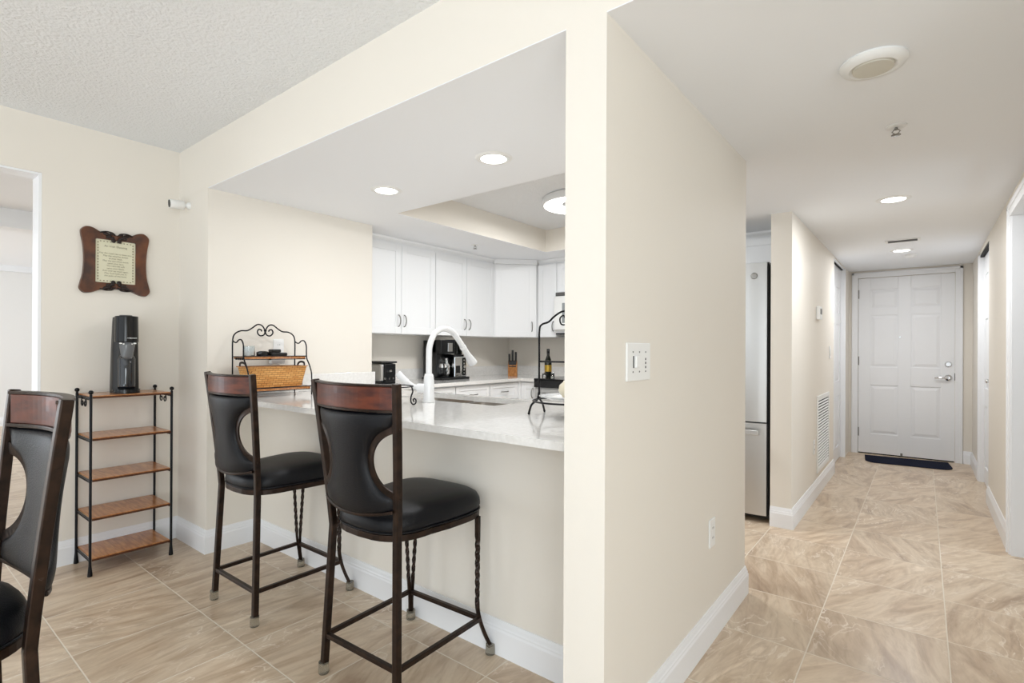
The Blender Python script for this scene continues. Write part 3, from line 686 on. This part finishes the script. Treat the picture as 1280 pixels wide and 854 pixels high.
# three-gang switch
t = thing('light_switch', 'white wide switch plate on the beige wall at the column', 'switch', (XA, 1.498, 1.163), PI/2)
obj('cover_plate', B(((-.083, -.007, -.058), (.083, 0, .058))), PLASTW, t, bevel=.003)
obj('rocker', B(((-.038, -.016, -.018), (-.012, -.007, .018))), PLASTW, t, bevel=.003)
obj('rocker_slot', B(((-.045, -.0075, -.018), (-.039, -.0065, .018))), DARKGAP, t)
bm = bmesh.new()
for x in (-.045, 0, .045):
    for z in (-.03, .03): lathe(bm, [(.0028, -.0078), (.0028, -.007)], 10, c=(x, 0, z), axis='Y')
for z in (-.017, -.004, .008): lathe(bm, [(.004, -.0078), (.004, -.007)], 10, c=(.045, 0, z), axis='Y')
obj('screws', bm, GREYP, t)
t = thing('thermostat', 'white thermostat on hall wall above the return grille', 'thermostat', (-.693, 4.98, 1.51), PI/2)
obj('housing', B(((-.07, -.028, -.055), (.07, 0, .055))), PLASTW, t, bevel=.008)
obj('display', B(((-.04, -.0295, -.01), (.04, -.028, .035))), GREYP, t)
t = thing('light_switch', 'small white switch plate between thermostat wall and closet', 'switch', (-.693, 5.70, 1.185), PI/2)
obj('cover_plate', B(((-.035, -.006, -.058), (.035, 0, .058))), PLASTW, t, bevel=.002)
obj('rocker', B(((-.014, -.011, -.03), (.014, -.006, .03))), PLASTW, t, bevel=.002)
# return grille
t = thing('return_air_grille', 'white louvred return air grille low on the hall wall', 'vent', (-.693, 5.30, .50), PI/2)
W2, H_2 = .335, .32
obj('frame', B(((-W2, -.01, -H_2), (W2, 0, -H_2+.03)), ((-W2, -.01, H_2-.03), (W2, 0, H_2)), ((-W2, -.01, -H_2+.03), (-W2+.03, 0, H_2-.03)), ((W2-.03, -.01, -H_2+.03), (W2, 0, H_2-.03))), PLASTW, t, bevel=.002)
obj('backing', B(((-W2+.03, -.0012, -H_2+.03), (W2-.03, -.0002, H_2-.03))), DARKGAP, t)
bm = bmesh.new(); n = 24
for k in range(n):
    z = -H_2+.04+k*(2*H_2-.075)/(n-1)
    box(bm, (-W2+.03, -.0011, -.001), (W2-.03, .0011, .001))
    bm.verts.ensure_lookup_table(); vv = bm.verts[-8:]
    for v in vv:
        yy = v.co.y; v.co.y = -.009 if v.co.y < 0 else -.0015; v.co.z += z - (.0045 if yy < 0 else -.0045)
obj('louvres', bm, PLASTW, t)

# security camera
t = thing('security_camera', 'small white camera mounted on the pillar near the ceiling corner', 'camera', (-3.55, Y0, 2.072))
obj('mount', sweep(bmesh.new(), [(0, 0, 0), (0, -.008, 0), (-.004, -.02, 0), (-.02, -.035, 0)], circ(.022, 16), scale=[1, 1, .45, .35]), PLASTW, t, auto=50)
dirv = Vector((-.0, -1, -.06)).normalized(); c0 = Vector((-.012, -.028, 0))
o = obj('body', sweep(bmesh.new(), [c0, c0+dirv*.004, c0+dirv*.07, c0+dirv*.078], circ(.027, 22), scale=[.85, 1, 1, .92]), PLASTW, t, auto=50)
obj('lens_face', sweep(bmesh.new(), [c0+dirv*.0782, c0+dirv*.081], [(a*.62, b*1.0) for a, b in circ(.023, 22)], upv=(1, 0, 0)), BLACKG, o)

# door mat
t = bmesh.new(); ol = []
for i in range(9): a = PI+i*PI/2/8; ol.append((-.28+.09*cos(a), -.07+.09*sin(a)))
for i in range(9): a = 1.5*PI+i*PI/2/8; ol.append((.28+.09*cos(a), -.07+.09*sin(a)))
ol += [(.37, .13), (-.37, .13)]
prism(t, ol, 0, .009)
o = tag(obj('door_mat', t, NAVY, bevel=.003), 'dark navy door mat with rounded corners at the entry door', 'mat'); o.location = (-.14, 7.055, .0005); o.rotation_euler = (0, 0, rad(5)); o.scale = (1, 1.5, 1)

# ------------------------------------------------------------------ wall plaque
t = thing('wall_plaque', 'carved walnut frame with a cream printed blessing on the left wall', 'picture frame', (XL, .960, 1.697), PI/2)
# local x along wall (+Y world), z up, front = -y
def wav(n=96):
    """scalloped outline: corners flare out, sides draw in"""
    o = []
    hw_, hh = .166, .195
    ctrl = [(-.150, .168), (-.128, .188), (-.10, .184), (-.07, .166), (-.035, .160), (.0, .157), (.035, .160), (.07, .166), (.10, .184), (.128, .188), (.150, .168),
            (.152, .14), (.143, .08), (.139, .0), (.143, -.08), (.155, -.14), (.157, -.168), (.138, -.190), (.105, -.186), (.07, -.168), (.035, -.162), (0, -.160), (-.035, -.162),
            (-.07, -.168), (-.105, -.186), (-.138, -.190), (-.157, -.168), (-.155, -.14), (-.143, -.08), (-.139, 0), (-.143, .08), (-.152, .14)]
    return [(p.x, p.y) for p in smoothpts([(a*1.08, b, 0) for a, b in ctrl], 3, closed=True)]
out = wav(); n = len(out)
bm = bmesh.new(); ix, iz = .096, .124
def inner(p):
    x, z = p; s = min(ix/max(abs(x), 1e-6), iz/max(abs(z), 1e-6)); return (x*s, z*s)
ro_, rf, ri, rb = [], [], [], []
for p in out:
    q = inner(p)
    ro_.append(bm.verts.new((p[0], -.002, p[1]))); rf.append(bm.verts.new((p[0]*.985, -.020, p[1]*.985)))
    ri.append(bm.verts.new((q[0], -.015, q[1]))); rb.append(bm.verts.new((q[0], -.004, q[1])))
for i in range(n):
    j = (i+1) % n
    for a, b in ((ro_, rf), (rf, ri), (ri, rb), (rb, ro_)): bm.faces.new((a[i], a[j], b[j], b[i]))
obj('frame', bm, WALNUT, t, auto=50)
o = obj('print', B(((-ix-.002, -.009, -iz-.002), (ix+.002, -.004, iz+.002))), PAPER, t)
RX = Matrix.Rotation(PI/2, 4, 'X')
text_mesh('title', 'An Irish Blessing', .0165, INK, o, Matrix.Translation((0, -.0095, .088)) @ RX, .0002)
text_mesh('verse', 'May the road rise to meet you,\nMay the wind be always\nat your back,\nMay the sun shine warm\nupon your face,\nThe rains fall soft\nupon your fields,\nAnd until we meet again,\nMay God hold you in\nthe palm of His hand.', .0125, INK, o, Matrix.Translation((0, -.0095, -.018)) @ RX, .0002, spacing=1.15)
bm = bmesh.new()
for s in (-1, 1):
    for k in range(14): ball(bm, (s*.084, -.0095, -.105+k*.0162), .0035, 6, (1, .2, 1.5))
    for k in range(10): ball(bm, (-.072+k*.016, -.0095, s*.113), .003, 6, (1.5, .2, 1))
obj('print_border', bm, INK, o)
def carving(s):
    bm = bmesh.new(); z = .150*s
    for sx in (-1, 1):
        for a, l, wd, dx, dz in ((15, .040, .010, .045, .004), (-20, .032, .010, .035, -.010), (40, .026, .008, .022, .010), (-50, .022, .009, .018, -.016)):
            m4 = Matrix.Translation((sx*dx, -.021, z+s*dz)) @ Matrix.Rotation(-sx*s*rad(a), 4, 'Y') @ Matrix.Diagonal((l/2, .006, wd, 1))
            bmesh.ops.create_uvsphere(bm, u_segments=12, v_segments=8, radius=1, matrix=m4)
        sweep(bm, smoothpts([(sx*.006, -.022, z+s*.0), (sx*.02, -.026, z+s*.014), (sx*.05, -.024, z+s*.018), (sx*.078, -.021, z+s*.01)], 5), circ(.004, 6))
        ball(bm, (sx*.014, -.02, z-s*.028), .010, 10, (1.2, .5, 1.3))
    return bm
obj('carving', carving(1), DARKCARVE, t, smooth=True); obj('carving', carving(-1), DARKCARVE, t, smooth=True)

# ------------------------------------------------------------------ tall five-shelf stand
t = thing('shelf_stand', 'tall narrow black metal stand with five oak shelves against the left wall', 'shelf', (-3.555, .97, 0), PI/2)
# local x along wall, y: -y towards room
px_, py_ = .187, .135
for x in (-px_, px_):
    for y in (-py_, py_):
        bm = lathe(bmesh.new(), [(.011, 0), (.0115, .006), (.0075, .05), (.0065, .06), (.0065, .948), (.004, .952)], 12, c=(x, y, 0)); ball(bm, (x, y, .963), .0115, 14)
        obj('post', bm, BLACKM, t, auto=60)
for z in (.944, .722, .507, .303, .092):
    s = obj('shelf', B(((-px_+.008, -py_-.004, z-.009), (px_-.008, py_+.004, z))), OAK, t, bevel=.002)
    for q in (-1, 1): obj('shelf_lip', B(((-px_+.006, q*(py_+.0055)-.0015, z-.014), (px_-.006, q*(py_+.0055)+.0015, z-.004))), OAKD, s)
    for sx in (-1, 1):
        bm = bmesh.new()
        box(bm, (sx*(px_-.004)-.002, -py_, z-.016), (sx*(px_-.004)+.002, py_, z-.008))
        for k in range(12): ball(bm, (sx*(px_-.004), -py_+.02+k*(2*py_-.04)/11, z-.02), .008, 6, (.5, 1, .7))
        obj('end_trim', bm, BLACKM, s)
def spiral(c, r0, r1, a0, turns, n=22):
    """planar spiral in YZ"""
    return [(c[0], c[1]+(r0+(r1-r0)*i/n)*cos(a0+turns*2*PI*i/n), c[2]+(r0+(r1-r0)*i/n)*sin(a0+turns*2*PI*i/n)) for i in range(n+1)]
for sx in (-1, 1):
    bm = bmesh.new()
    for q in (-1, 1):
        sp = spiral((sx*px_, q*.028, .900), .022, .008, PI/2 if q < 0 else PI/2, -q*1.2)
        sweep(bm, smoothpts([(sx*px_, q*(py_-.004), .90), (sx*px_, q*(py_-.02), .925), (sx*px_, q*.07, .932), (sx*px_, q*.045, .928)], 4)+[Vector(p) for p in sp], circ(.0032, 6))
    obj('scroll', bm, BLACKM, t, smooth=True)
# soda maker
t = thing('soda_maker', 'tall black soda water maker on top of the oak shelf stand', 'soda maker', (-3.545, .967, .9445), PI/2+rad(-8))
bm = bmesh.new(); secs = []
for z, wd, d0, d1 in ((0, .064, -.09, .098), (.10, .0625, -.085, .096), (.25, .060, -.075, .09), (.40, .056, -.062, .08), (.425, .054, -.06, .078)):
    ring = []
    for k, (sx, sy) in enumerate(((1, 1), (-1, 1), (-1, -1), (1, -1))):
        rr = .028; cx = sx*(wd-rr); cy = (d1-rr if sy > 0 else d0*.25+rr)
        for j in range(5):
            a = k*PI/2+j*PI/8; ring.append(bm.verts.new((cx+rr*cos(a), cy+rr*sin(a), z)))
    secs.append(ring)
for a, b in zip(secs, secs[1:]):
    for i in range(20): bm.faces.new((a[i], a[(i+1) % 20], b[(i+1) % 20], b[i]))
bm.faces.new(secs[0]); bm.faces.new(secs[-1])
obj('tower', bm, mat('dark_grey_plastic', '#1B1918', .4), t, auto=50)
def ell(w_, d_, z0, z1, w1=None, d1=None, cy=-.03, n=32):
    bm = bmesh.new(); w1 = w1 or w_; d1 = d1 or d_
    a = [bm.verts.new((w_*cos(2*PI*i/n), cy+d_*sin(2*PI*i/n), z0)) for i in range(n)]; b = [bm.verts.new((w1*cos(2*PI*i/n), cy+d1*sin(2*PI*i/n), z1)) for i in range(n)]
    bm.faces.new(a); bm.faces.new(b)
    for i in range(n): bm.faces.new((a[i], a[(i+1) % n], b[(i+1) % n], b[i]))
    return bm
obj('head', ell(.056, .058, .285, .43, .054, .052), BLACKG, t, auto=50, bevel=.003)
obj('carbonation_button', ell(.03, .035, .43, .437, cy=0), GREYP, t, auto=50)
obj('drip_tray', ell(.064, .062, 0, .022), BLACKG, t, auto=50)
obj('front_column', ell(.050, .022, .022, .285, cy=.0), BLACKG, t, auto=50)
o = obj('bottle', lathe(bmesh.new(), [(.001, .026), (.040, .026), (.041, .04), (.041, .19), (.036, .205), (.018, .235), (.017, .275)], 28, c=(0, -.035, 0), cap=False), mat('smoky_bottle', '#15171C', .05, coat=.5), t, smooth=True)
obj('nozzle_sleeve', lathe(bmesh.new(), [(.034, .285), (.036, .265), (.028, .205), (.026, .19), (.022, .19)], 24, c=(0, -.05, 0)), mat('clear_grey_plastic', '#77787A', .15, trans=.3), t, smooth=True)
bm = bmesh.new()
for k in range(5): ball(bm, (-.032+k*.016, -.078, .278-.004*(k % 2)), .006, 8, (1.3, .6, .7))
obj('nozzle_clips', bm, PLASTW, t, smooth=True)
text_mesh('logo', 'sodastream', .0105, PLASTW, t, Matrix.Translation((.018, -.0865, .308)) @ Matrix.Rotation(rad(18), 4, 'Z') @ RX, .0004)

# ------------------------------------------------------------------ bar stools
def make_stool(label):
    t = thing('bar_stool', label, 'bar stool', group='matching counter stools with black leather and cherry crest')
    hx = lambda z: .197-.024*min(z, .55)/.55 if z < .55 else .173+.047*(z-.55)/.535
    hy = lambda z: -.232+.020*min(z, .55)/.55 if z < .55 else -.212-.048*((z-.55)/.535)**1.2
    zs = [0.035, .15, .3, .45, .55, .62, .7, .8, .9, 1.0, 1.087]
    for s in (-1, 1):
        p = obj('rear_post', sweep(bmesh.new(), [(s*hx(z), hy(z), z) for z in zs], rect(.023, .024), upv=(1, 0, 0)), BRONZE, t, bevel=.003)
        obj('foot_cap', lathe(bmesh.new(), [(.0175, 0), (.0195, .004), (.0185, .042)], 14, c=(s*hx(0), hy(0)-.001, 0)), CAPM, p, auto=50)
    # front legs: two twisted bars meeting at one foot and flaring outwards
    for s in (-1, 1):
        bm = bmesh.new(); cx, cy = s*.187, .190
        for q in (-1, 1):
            tx, ty = s*q*.020, -q*.020     # tangential offset at the top
            pts_, tw = [], []
            for k in range(34):
                z = .552-k*(.552-.03)/33; u = (.552-z)/.522
                fl = .050*max(0, (.2-z)/.17)**1.7
                g = max(.12, 1-u*1.02)
                pts_.append((cx+tx*g+s*fl*.75, cy+ty*g+fl*.75, z))
                tw.append(0 if z > .46 else (0.46-max(z, .20))*2*PI*7)
            sweep(bm, pts_, rect(.0125, .0125), twist=tw)
        lg = obj('front_leg', bm, BLACKM if False else BRONZE, t)
        obj('foot_cap', lathe(bmesh.new(), [(.019, 0), (.0205, .004), (.018, .04)], 14, c=(cx+s*.0375, cy+.0375, 0)), CAPM, lg, auto=50)
    # stretchers
    zz = .142; a, b = (-hx(zz), hy(zz)), (hx(zz), hy(zz)); fx, fy = .196, .196
    for p, q in ((a, b), (a, (-fx, fy)), (b, (fx, fy)), ((-fx, fy), (fx, fy))):
        obj('stretcher', sweep(bmesh.new(), [(p[0], p[1], zz), (q[0], q[1], zz)], rect(.017, .017), upv=(0, 0, 1)), BRONZE, t, bevel=.002)
    # seat outline: narrower and bowed at the back
    def so(k, n=48, s=1.0):
        a = 2*PI*k/n; e = 2/4.2
        x = math.copysign(abs(cos(a))**e, cos(a)); y = math.copysign(abs(sin(a))**e, sin(a))
        wx = .205+.016*y if y > -.2 else .190
        return (x*wx*s, (y*.222 + (-.028*(1-x*x) if y < 0 else .012*(1-x*x))*abs(y))*s + .012)
    n = 48
    obj('seat_frame', sweep(bmesh.new(), [(*so(k, n, .965), .558) for k in range(n)], rect(.022, .018), closed=True, upv=(0, 0, 1)), BRONZE, t, bevel=.002)
    bm = bmesh.new(); rings = []
    for s, z in ((.93, .5705), (.99, .575), (1.01, .59), (1.0, .612), (.96, .630), (.88, .642), (.7, .651), (.4, .655), (.05, .656)):
        rings.append([bm.verts.new((*so(k, n, s), z+(.004*so(k, n, s)[1]/.2))) for k in range(n)])
    for a_, b_ in zip(rings, rings[1:]):
        for i in range(n): bm.faces.new((a_[i], a_[(i+1) % n], b_[(i+1) % n], b_[i]))
    bm.faces.new(rings[0]); bm.faces.new(rings[-1])
    sc = obj('seat', bm, LEATHER, t, smooth=True)
    obj('seat_piping', sweep(bmesh.new(), [(*so(k, n, 1.0), .5745) for k in range(n)], circ(.0035, 6), closed=True), LEATHER, sc, smooth=True)
    # padded hourglass back, bowed to the rear
    bow = lambda x: .050*(1-(x/.21)**2)
    def wid(z):
        q = z-.823
        if abs(q) < .118: w_ = .215-math.sqrt(.122**2-q*q)
        else: w_ = .184+(.38 if q > 0 else .05)*(abs(q)-.118)
        return min(w_, hx(z)-.006, .204 if z > .9 else .176+.0*z)-(.022*max(0, (.672-z)/.015)**2 if z < .672 else 0)
    NU, NV = 20, 44; fr_, bk_ = [], []; bm = bmesh.new()
    for j in range(NV+1):
        v = j/NV; z = .657+v*(.990-.657); W_ = wid(z); r1, r2 = [], []
        for i in range(NU+1):
            u = -1+2*i/NU; x = u*W_; zl = z-.022*(1-u*u)*(1-v)**2+.0*v
            yc = hy(z)-bow(x)+.006
            th = .017*max(0, 1-abs(u)**5)**.5*max(0, 1-abs(2*v-1)**9)**.5+.0015
            r1.append(bm.verts.new((x, yc+th, zl))); r2.append(bm.verts.new((x, yc-th, zl)))
        fr_.append(r1); bk_.append(r2)
    for j in range(NV):
        for i in range(NU):
            bm.faces.new((fr_[j][i], fr_[j][i+1], fr_[j+1][i+1], fr_[j+1][i])); bm.faces.new((bk_[j][i], bk_[j+1][i], bk_[j+1][i+1], bk_[j][i+1]))
        for i in (0, NU): bm.faces.new((fr_[j][i], fr_[j+1][i], bk_[j+1][i], bk_[j][i]))
    for j in (0, NV):
        for i in range(NU): bm.faces.new((fr_[j][i], fr_[j][i+1], bk_[j][i+1], bk_[j][i]))
    obj('back_pad', bm, LEATHER, t, smooth=True)
    for s in (-1, 1):   # bent rod along each side of the hourglass
        pts_ = []
        for k in range(29):
            a = rad(196-(k/28-.5)*2*82)-rad(16); x = s*(.2185+.118*cos(a)); z = .823-.118*sin(a)
            if abs(x) > hx(z)-.004: x = s*(hx(z)-.004)
            pts_.append((x, hy(z)-bow(min(abs(x), .19))+.006, z))
        pts_ = [(s*hx(.700), hy(.70), .698)]+pts_[::-1][0:0]+sorted(pts_, key=lambda p: p[2])+[(s*hx(.95), hy(.95), .948)]
        obj('side_rod', sweep(bmesh.new(), pts_, rect(.007, .030), upv=(0, 1, 0)), BRONZE, t)
    # lower and upper curved rails
    def rail(z, hgt, dep, nm, m, x1=.2, par=None, dz=0):
        return obj(nm, sweep(bmesh.new(), [(x, hy(z)-bow(x)+.004, z-dz*(1-(x/x1)**2)) for x in [-x1+2*x1*k/20 for k in range(21)]], rect(hgt, dep), upv=(0, 0, 1)), m, par or t, bevel=.002)
    rail(.662, .010, .022, 'lower_rail', BRONZE, .176, dz=.022)
    rail(.997, .010, .024, 'crest_rail', BRONZE, .204)
    cr = rail(1.0385, .075, .018, 'crest_board', CHERRY, .200)
    rail(1.080, .008, .024, 'crest_rail', BRONZE, .212)
    return t
s1 = make_stool('left of the two matching bar stools at the counter, below the basket rack')
s1.location = (-2.462, 1.318, 0); s1.rotation_euler = (0, 0, rad(0.5))
s2 = copy_tree(s1); s2['label'] = 'right and nearer of the two bar stools at the counter, in front of the faucet'
s2.location = (-1.552, 1.332, 0); s2.rotation_euler = (0, 0, rad(2.5))
s3 = copy_tree(s1); s3['label'] = 'stool cut off at the left edge, its leather front facing the viewer'
s3.location = (-1.665, .022, 0); s3.rotation_euler = (0, 0, rad(182.6))

# ------------------------------------------------------------------ wrought iron rack with basket on the counter
RYc, RXb = 1.600, -3.215     # back frame plane
t = thing('iron_counter_rack', 'black scrolled iron two-shelf rack on counter by the side wall', 'rack', (RXb, RYc, CT), PI/2)
# local x -> +Y world, local -y -> +X world
hwR = .195
half = [(-hwR, 0, 0), (-hwR, 0, .2), (-hwR, 0, .33), (-hwR+.012, 0, .372), (-hwR+.045, 0, .392), (-.110, 0, .395), (-.080, 0, .412), (-.048, 0, .434), (-.020, 0, .428), (-.002, 0, .398), (-.008, 0, .372), (-.032, 0, .366), (-.048, 0, .384), (-.042, 0, .404), (-.026, 0, .402), (-.022, 0, .392)]
bm = sweep(bmesh.new(), smoothpts(half, 5), circ(.0042, 8)); sweep(bm, smoothpts([(-x, y, z) for x, y, z in half], 5), circ(.0042, 8))
ball(bm, (0, 0, .398), .009, 10)
obj('back_frame', bm, BLACKM, t, smooth=True)
side = [(0, 0, .335), (0, -.02, .325), (0, -.05, .322), (0, -.08, .337), (0, -.115, .335), (0, -.138, .305), (0, -.14, .262), (0, -.145, .225), (0, -.175, .185), (0, -.198, .14), (0, -.203, .09), (0, -.203, 0)]
for s in (-1, 1):
    obj('side_leg', sweep(bmesh.new(), smoothpts([(s*hwR, y, z) for _, y, z in side], 5), circ(.004, 8)), BLACKM, t, smooth=True)
for z, d in ((.238, .135), (.052, .195)):
    s = obj('shelf', B(((-hwR+.006, -d-.003, z-.013), (hwR-.006, -.004, z+.002))), OAK, t, bevel=.001)
    bm = sweep(bmesh.new(), [(-hwR, -d-.005, z+.003), (hwR, -d-.005, z+.003)], circ(.0028, 6)); sweep(bm, [(-hwR, 0, z), (hwR, 0, z)], circ(.003, 6))
    sweep(bm, [(-hwR+.003, -d, z-.016), (hwR-.003, -d, z-.016)], circ(.0024, 6))
    for q in (-1, 1):
        sweep(bm, [(q*hwR, 0, z), (q*hwR, -d-.004, z)], circ(.003, 6))
        for k in range(4): ball(bm, (q*(hwR-.004), -d+.02+k*.025, z-.012), .009, 8, (.6, 1, .8))
    obj('shelf_rail', bm, BLACKM, s)
# basket on lower shelf
t = thing('basket', 'long woven wooden basket on lower shelf of the iron rack', 'basket', (RXb+.105, RYc-.002, CT+.0565), PI/2)
def rrect(hx_, hy_, r, z, n=6):
    o = []
    for k, (sx, sy) in enumerate(((1, 1), (-1, 1), (-1, -1), (1, -1))):
        for j in range(n):
            a = k*PI/2+j*PI/2/(n-1); o.append((sx*(hx_-r)+r*cos(a), sy*(hy_-r)+r*sin(a), z))
    return o
bm = bmesh.new(); rings = [[bm.verts.new(p) for p in rrect(.158+.024*u, .062+.018*u, .02, .125*u)] for u in (0, .25, .5, .75, 1)]
rings += [[bm.verts.new(p) for p in rrect(.158+.024*u-.004, .062+.018*u-.004, .018, max(.004, .125*u))] for u in (1, .5, 0)]
for a, b in zip(rings, rings[1:]):
    for i in range(len(a)): bm.faces.new((a[i], a[(i+1) % len(a)], b[(i+1) % len(a)], b[i]))
bm.faces.new(rings[0]); bm.faces.new(rings[-1])
obj('basket_body', bm, WICKER, t, auto=50)
obj('rim', sweep(bmesh.new(), rrect(.183, .082, .022, .123), rect(.004, .014), closed=True, upv=(0, 0, 1)), BLOCKW, t)
for s in (-1, 1): obj('handle', sweep(bmesh.new(), smoothpts([(s*.18, -.04, .125), (s*.183, -.03, .142), (s*.185, 0, .148), (s*.183, .03, .142), (s*.18, .04, .125)], 4), rect(.004, .012)), DARKCARVE, t)
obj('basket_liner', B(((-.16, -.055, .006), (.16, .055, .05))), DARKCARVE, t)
# objects on the upper shelf
uz = CT+.2405
t = thing('candle_jar', 'small white candle in a glass jar on the rack top shelf', 'candle', (RXb+.075, RYc-.135, uz))
obj('jar', lathe(bmesh.new(), [(.030, 0), (.033, .003), (.033, .062), (.0315, .062), (.0305, .006), (.001, .006)], 28), GLASS, t, auto=50)
obj('wax', lathe(bmesh.new(), [(.001, .0065), (.0295, .0065), (.0295, .056), (.001, .057)], 24), PLASTW, t, auto=50)
t = thing('binoculars', 'small black gadget with strap lying on the rack top shelf', 'gadget', (RXb+.07, RYc-.0, uz), PI/2+.1)
obj('body', B(((-.01, -.03, 0), (.095, .03, .022))), BLACKP, t, bevel=.006)
obj('top_housing', B(((-.005, -.025, .022), (.055, .02, .042))), BLACKP, t, bevel=.005)
obj('strap', sweep(bmesh.new(), smoothpts([(-.01, .0, .012), (-.04, -.02, .02), (-.075, -.01, .022), (-.085, .01, .012), (-.05, .025, .010), (-.01, .01, .008)], 5), rect(.018, .004), upv=(0, 0, 1)), BLACKP, t)
t.name = 'gadget'
t = thing('power_adapter', 'white plug-in adapter on the wall outlet under the rack shelf', 'adapter', (XP+.0085, 1.70, CT+.21), PI/2)
obj('adapter_body', B(((-.045, -.034, -.02), (.045, 0, .018))), PLASTW, t, bevel=.004)
obj('plug', B(((-.05, -.028, .004), (-.02, -.002, .022))), BLACKP, t, bevel=.003)

# ------------------------------------------------------------------ plate stand by the column
t = thing('plate_stand', 'tall black wrought iron plate stand on counter beside the column', 'plate stand', (-1.195, 1.925, CT), 0)
wS = .165
for s in (-1, 1):
    bm = sweep(bmesh.new(), smoothpts([(s*wS, 0, .075), (s*wS, 0, .25), (s*wS, 0, .37), (s*(wS-.012), 0, .40), (s*(wS-.05), 0, .412), (s*(wS-.08), 0, .435), (s*(wS-.12), 0, .455), (s*.015, 0, .452), (0, 0, .425)], 5), circ(.0045, 8))
    sweep(bm, smoothpts([(0, 0, .425), (s*.02, 0, .40), (s*.048, 0, .40), (s*.055, 0, .425), (s*.038, 0, .438), (s*.03, 0, .428)], 5), circ(.0035, 8))
    obj('frame_post', bm, BLACKM, t, smooth=True)
    for q in (-1, 1):
        bm = sweep(bmesh.new(), smoothpts([(s*wS, 0, .10), (s*(wS+.002), q*.010, .065), (s*(wS+.01), q*.04, .045), (s*(wS+.012), q*.055, .02), (s*(wS+.012), q*.06, .004)], 5), circ(.0048, 8))
        ball(bm, (s*(wS+.012), q*.06, .006), .006, 8)
        obj('leg', bm, BLACKM, t, smooth=True)
obj('cross_bar', sweep(bmesh.new(), [(-wS, 0, .235), (wS, 0, .235)], circ(.004, 8)), BLACKM, t)
for z in (.068,):
    obj('plate_ring', sweep(bmesh.new(), [((wS-.004)*cos(2*PI*k/40), (wS-.004)*sin(2*PI*k/40), z) for k in range(40)], circ(.004, 8), closed=True, upv=(0, 0, 1)), BLACKM, t, smooth=True)
t = thing('plate', 'white round plate resting on the ring of the plate stand', 'plate', (-1.195, 1.925, CT+.0725))
obj('plate_body', lathe(bmesh.new(), [(.001, 0), (.085, 0), (.10, .006), (.135, .016), (.136, .018), (.10, .010), (.085, .004), (.001, .004)], 40), GLOSSW, t, smooth=True)
t = thing('ceramic_pot', 'rounded cream ceramic pot on the white plate, half hidden by column', 'pot', (-1.180, 1.925, CT+.0775))
obj('pot_body', lathe(bmesh.new(), [(.035, 0), (.05, .010), (.064, .034), (.060, .058), (.045, .072), (.042, .078), (.038, .075), (.03, .06), (.001, .02)], 32), CREAMC, t, smooth=True)

# low scroll-footed stand mostly behind the near stool
t = thing('iron_trivet_stand', 'low black iron stand with scroll feet on counter behind the near stool', 'stand', (-2.165, 1.735, CT))
obj('top_ring', sweep(bmesh.new(), [(.125*cos(2*PI*k/36), .10*sin(2*PI*k/36), .096) for k in range(36)], rect(.005, .009), closed=True, upv=(0, 0, 1)), BLACKM, t)
for s in (-1, 1):
    for q in (-1, 1):
        x0, y0_ = s*.105, q*.05
        pts_ = smoothpts([(x0, y0_, .094), (x0+s*.008, y0_, .07), (x0-s*.004, y0_, .045), (x0-s*.006, y0_, .02), (x0+s*.008, y0_, .006), (x0+s*.028, y0_, .010), (x0+s*.034, y0_, .026), (x0+s*.022, y0_, .036), (x0+s*.012, y0_, .028), (x0+s*.018, y0_, .020)], 4)
        obj('scroll_leg', sweep(bmesh.new(), pts_, circ(.0038, 8)), BLACKM, t, smooth=True)
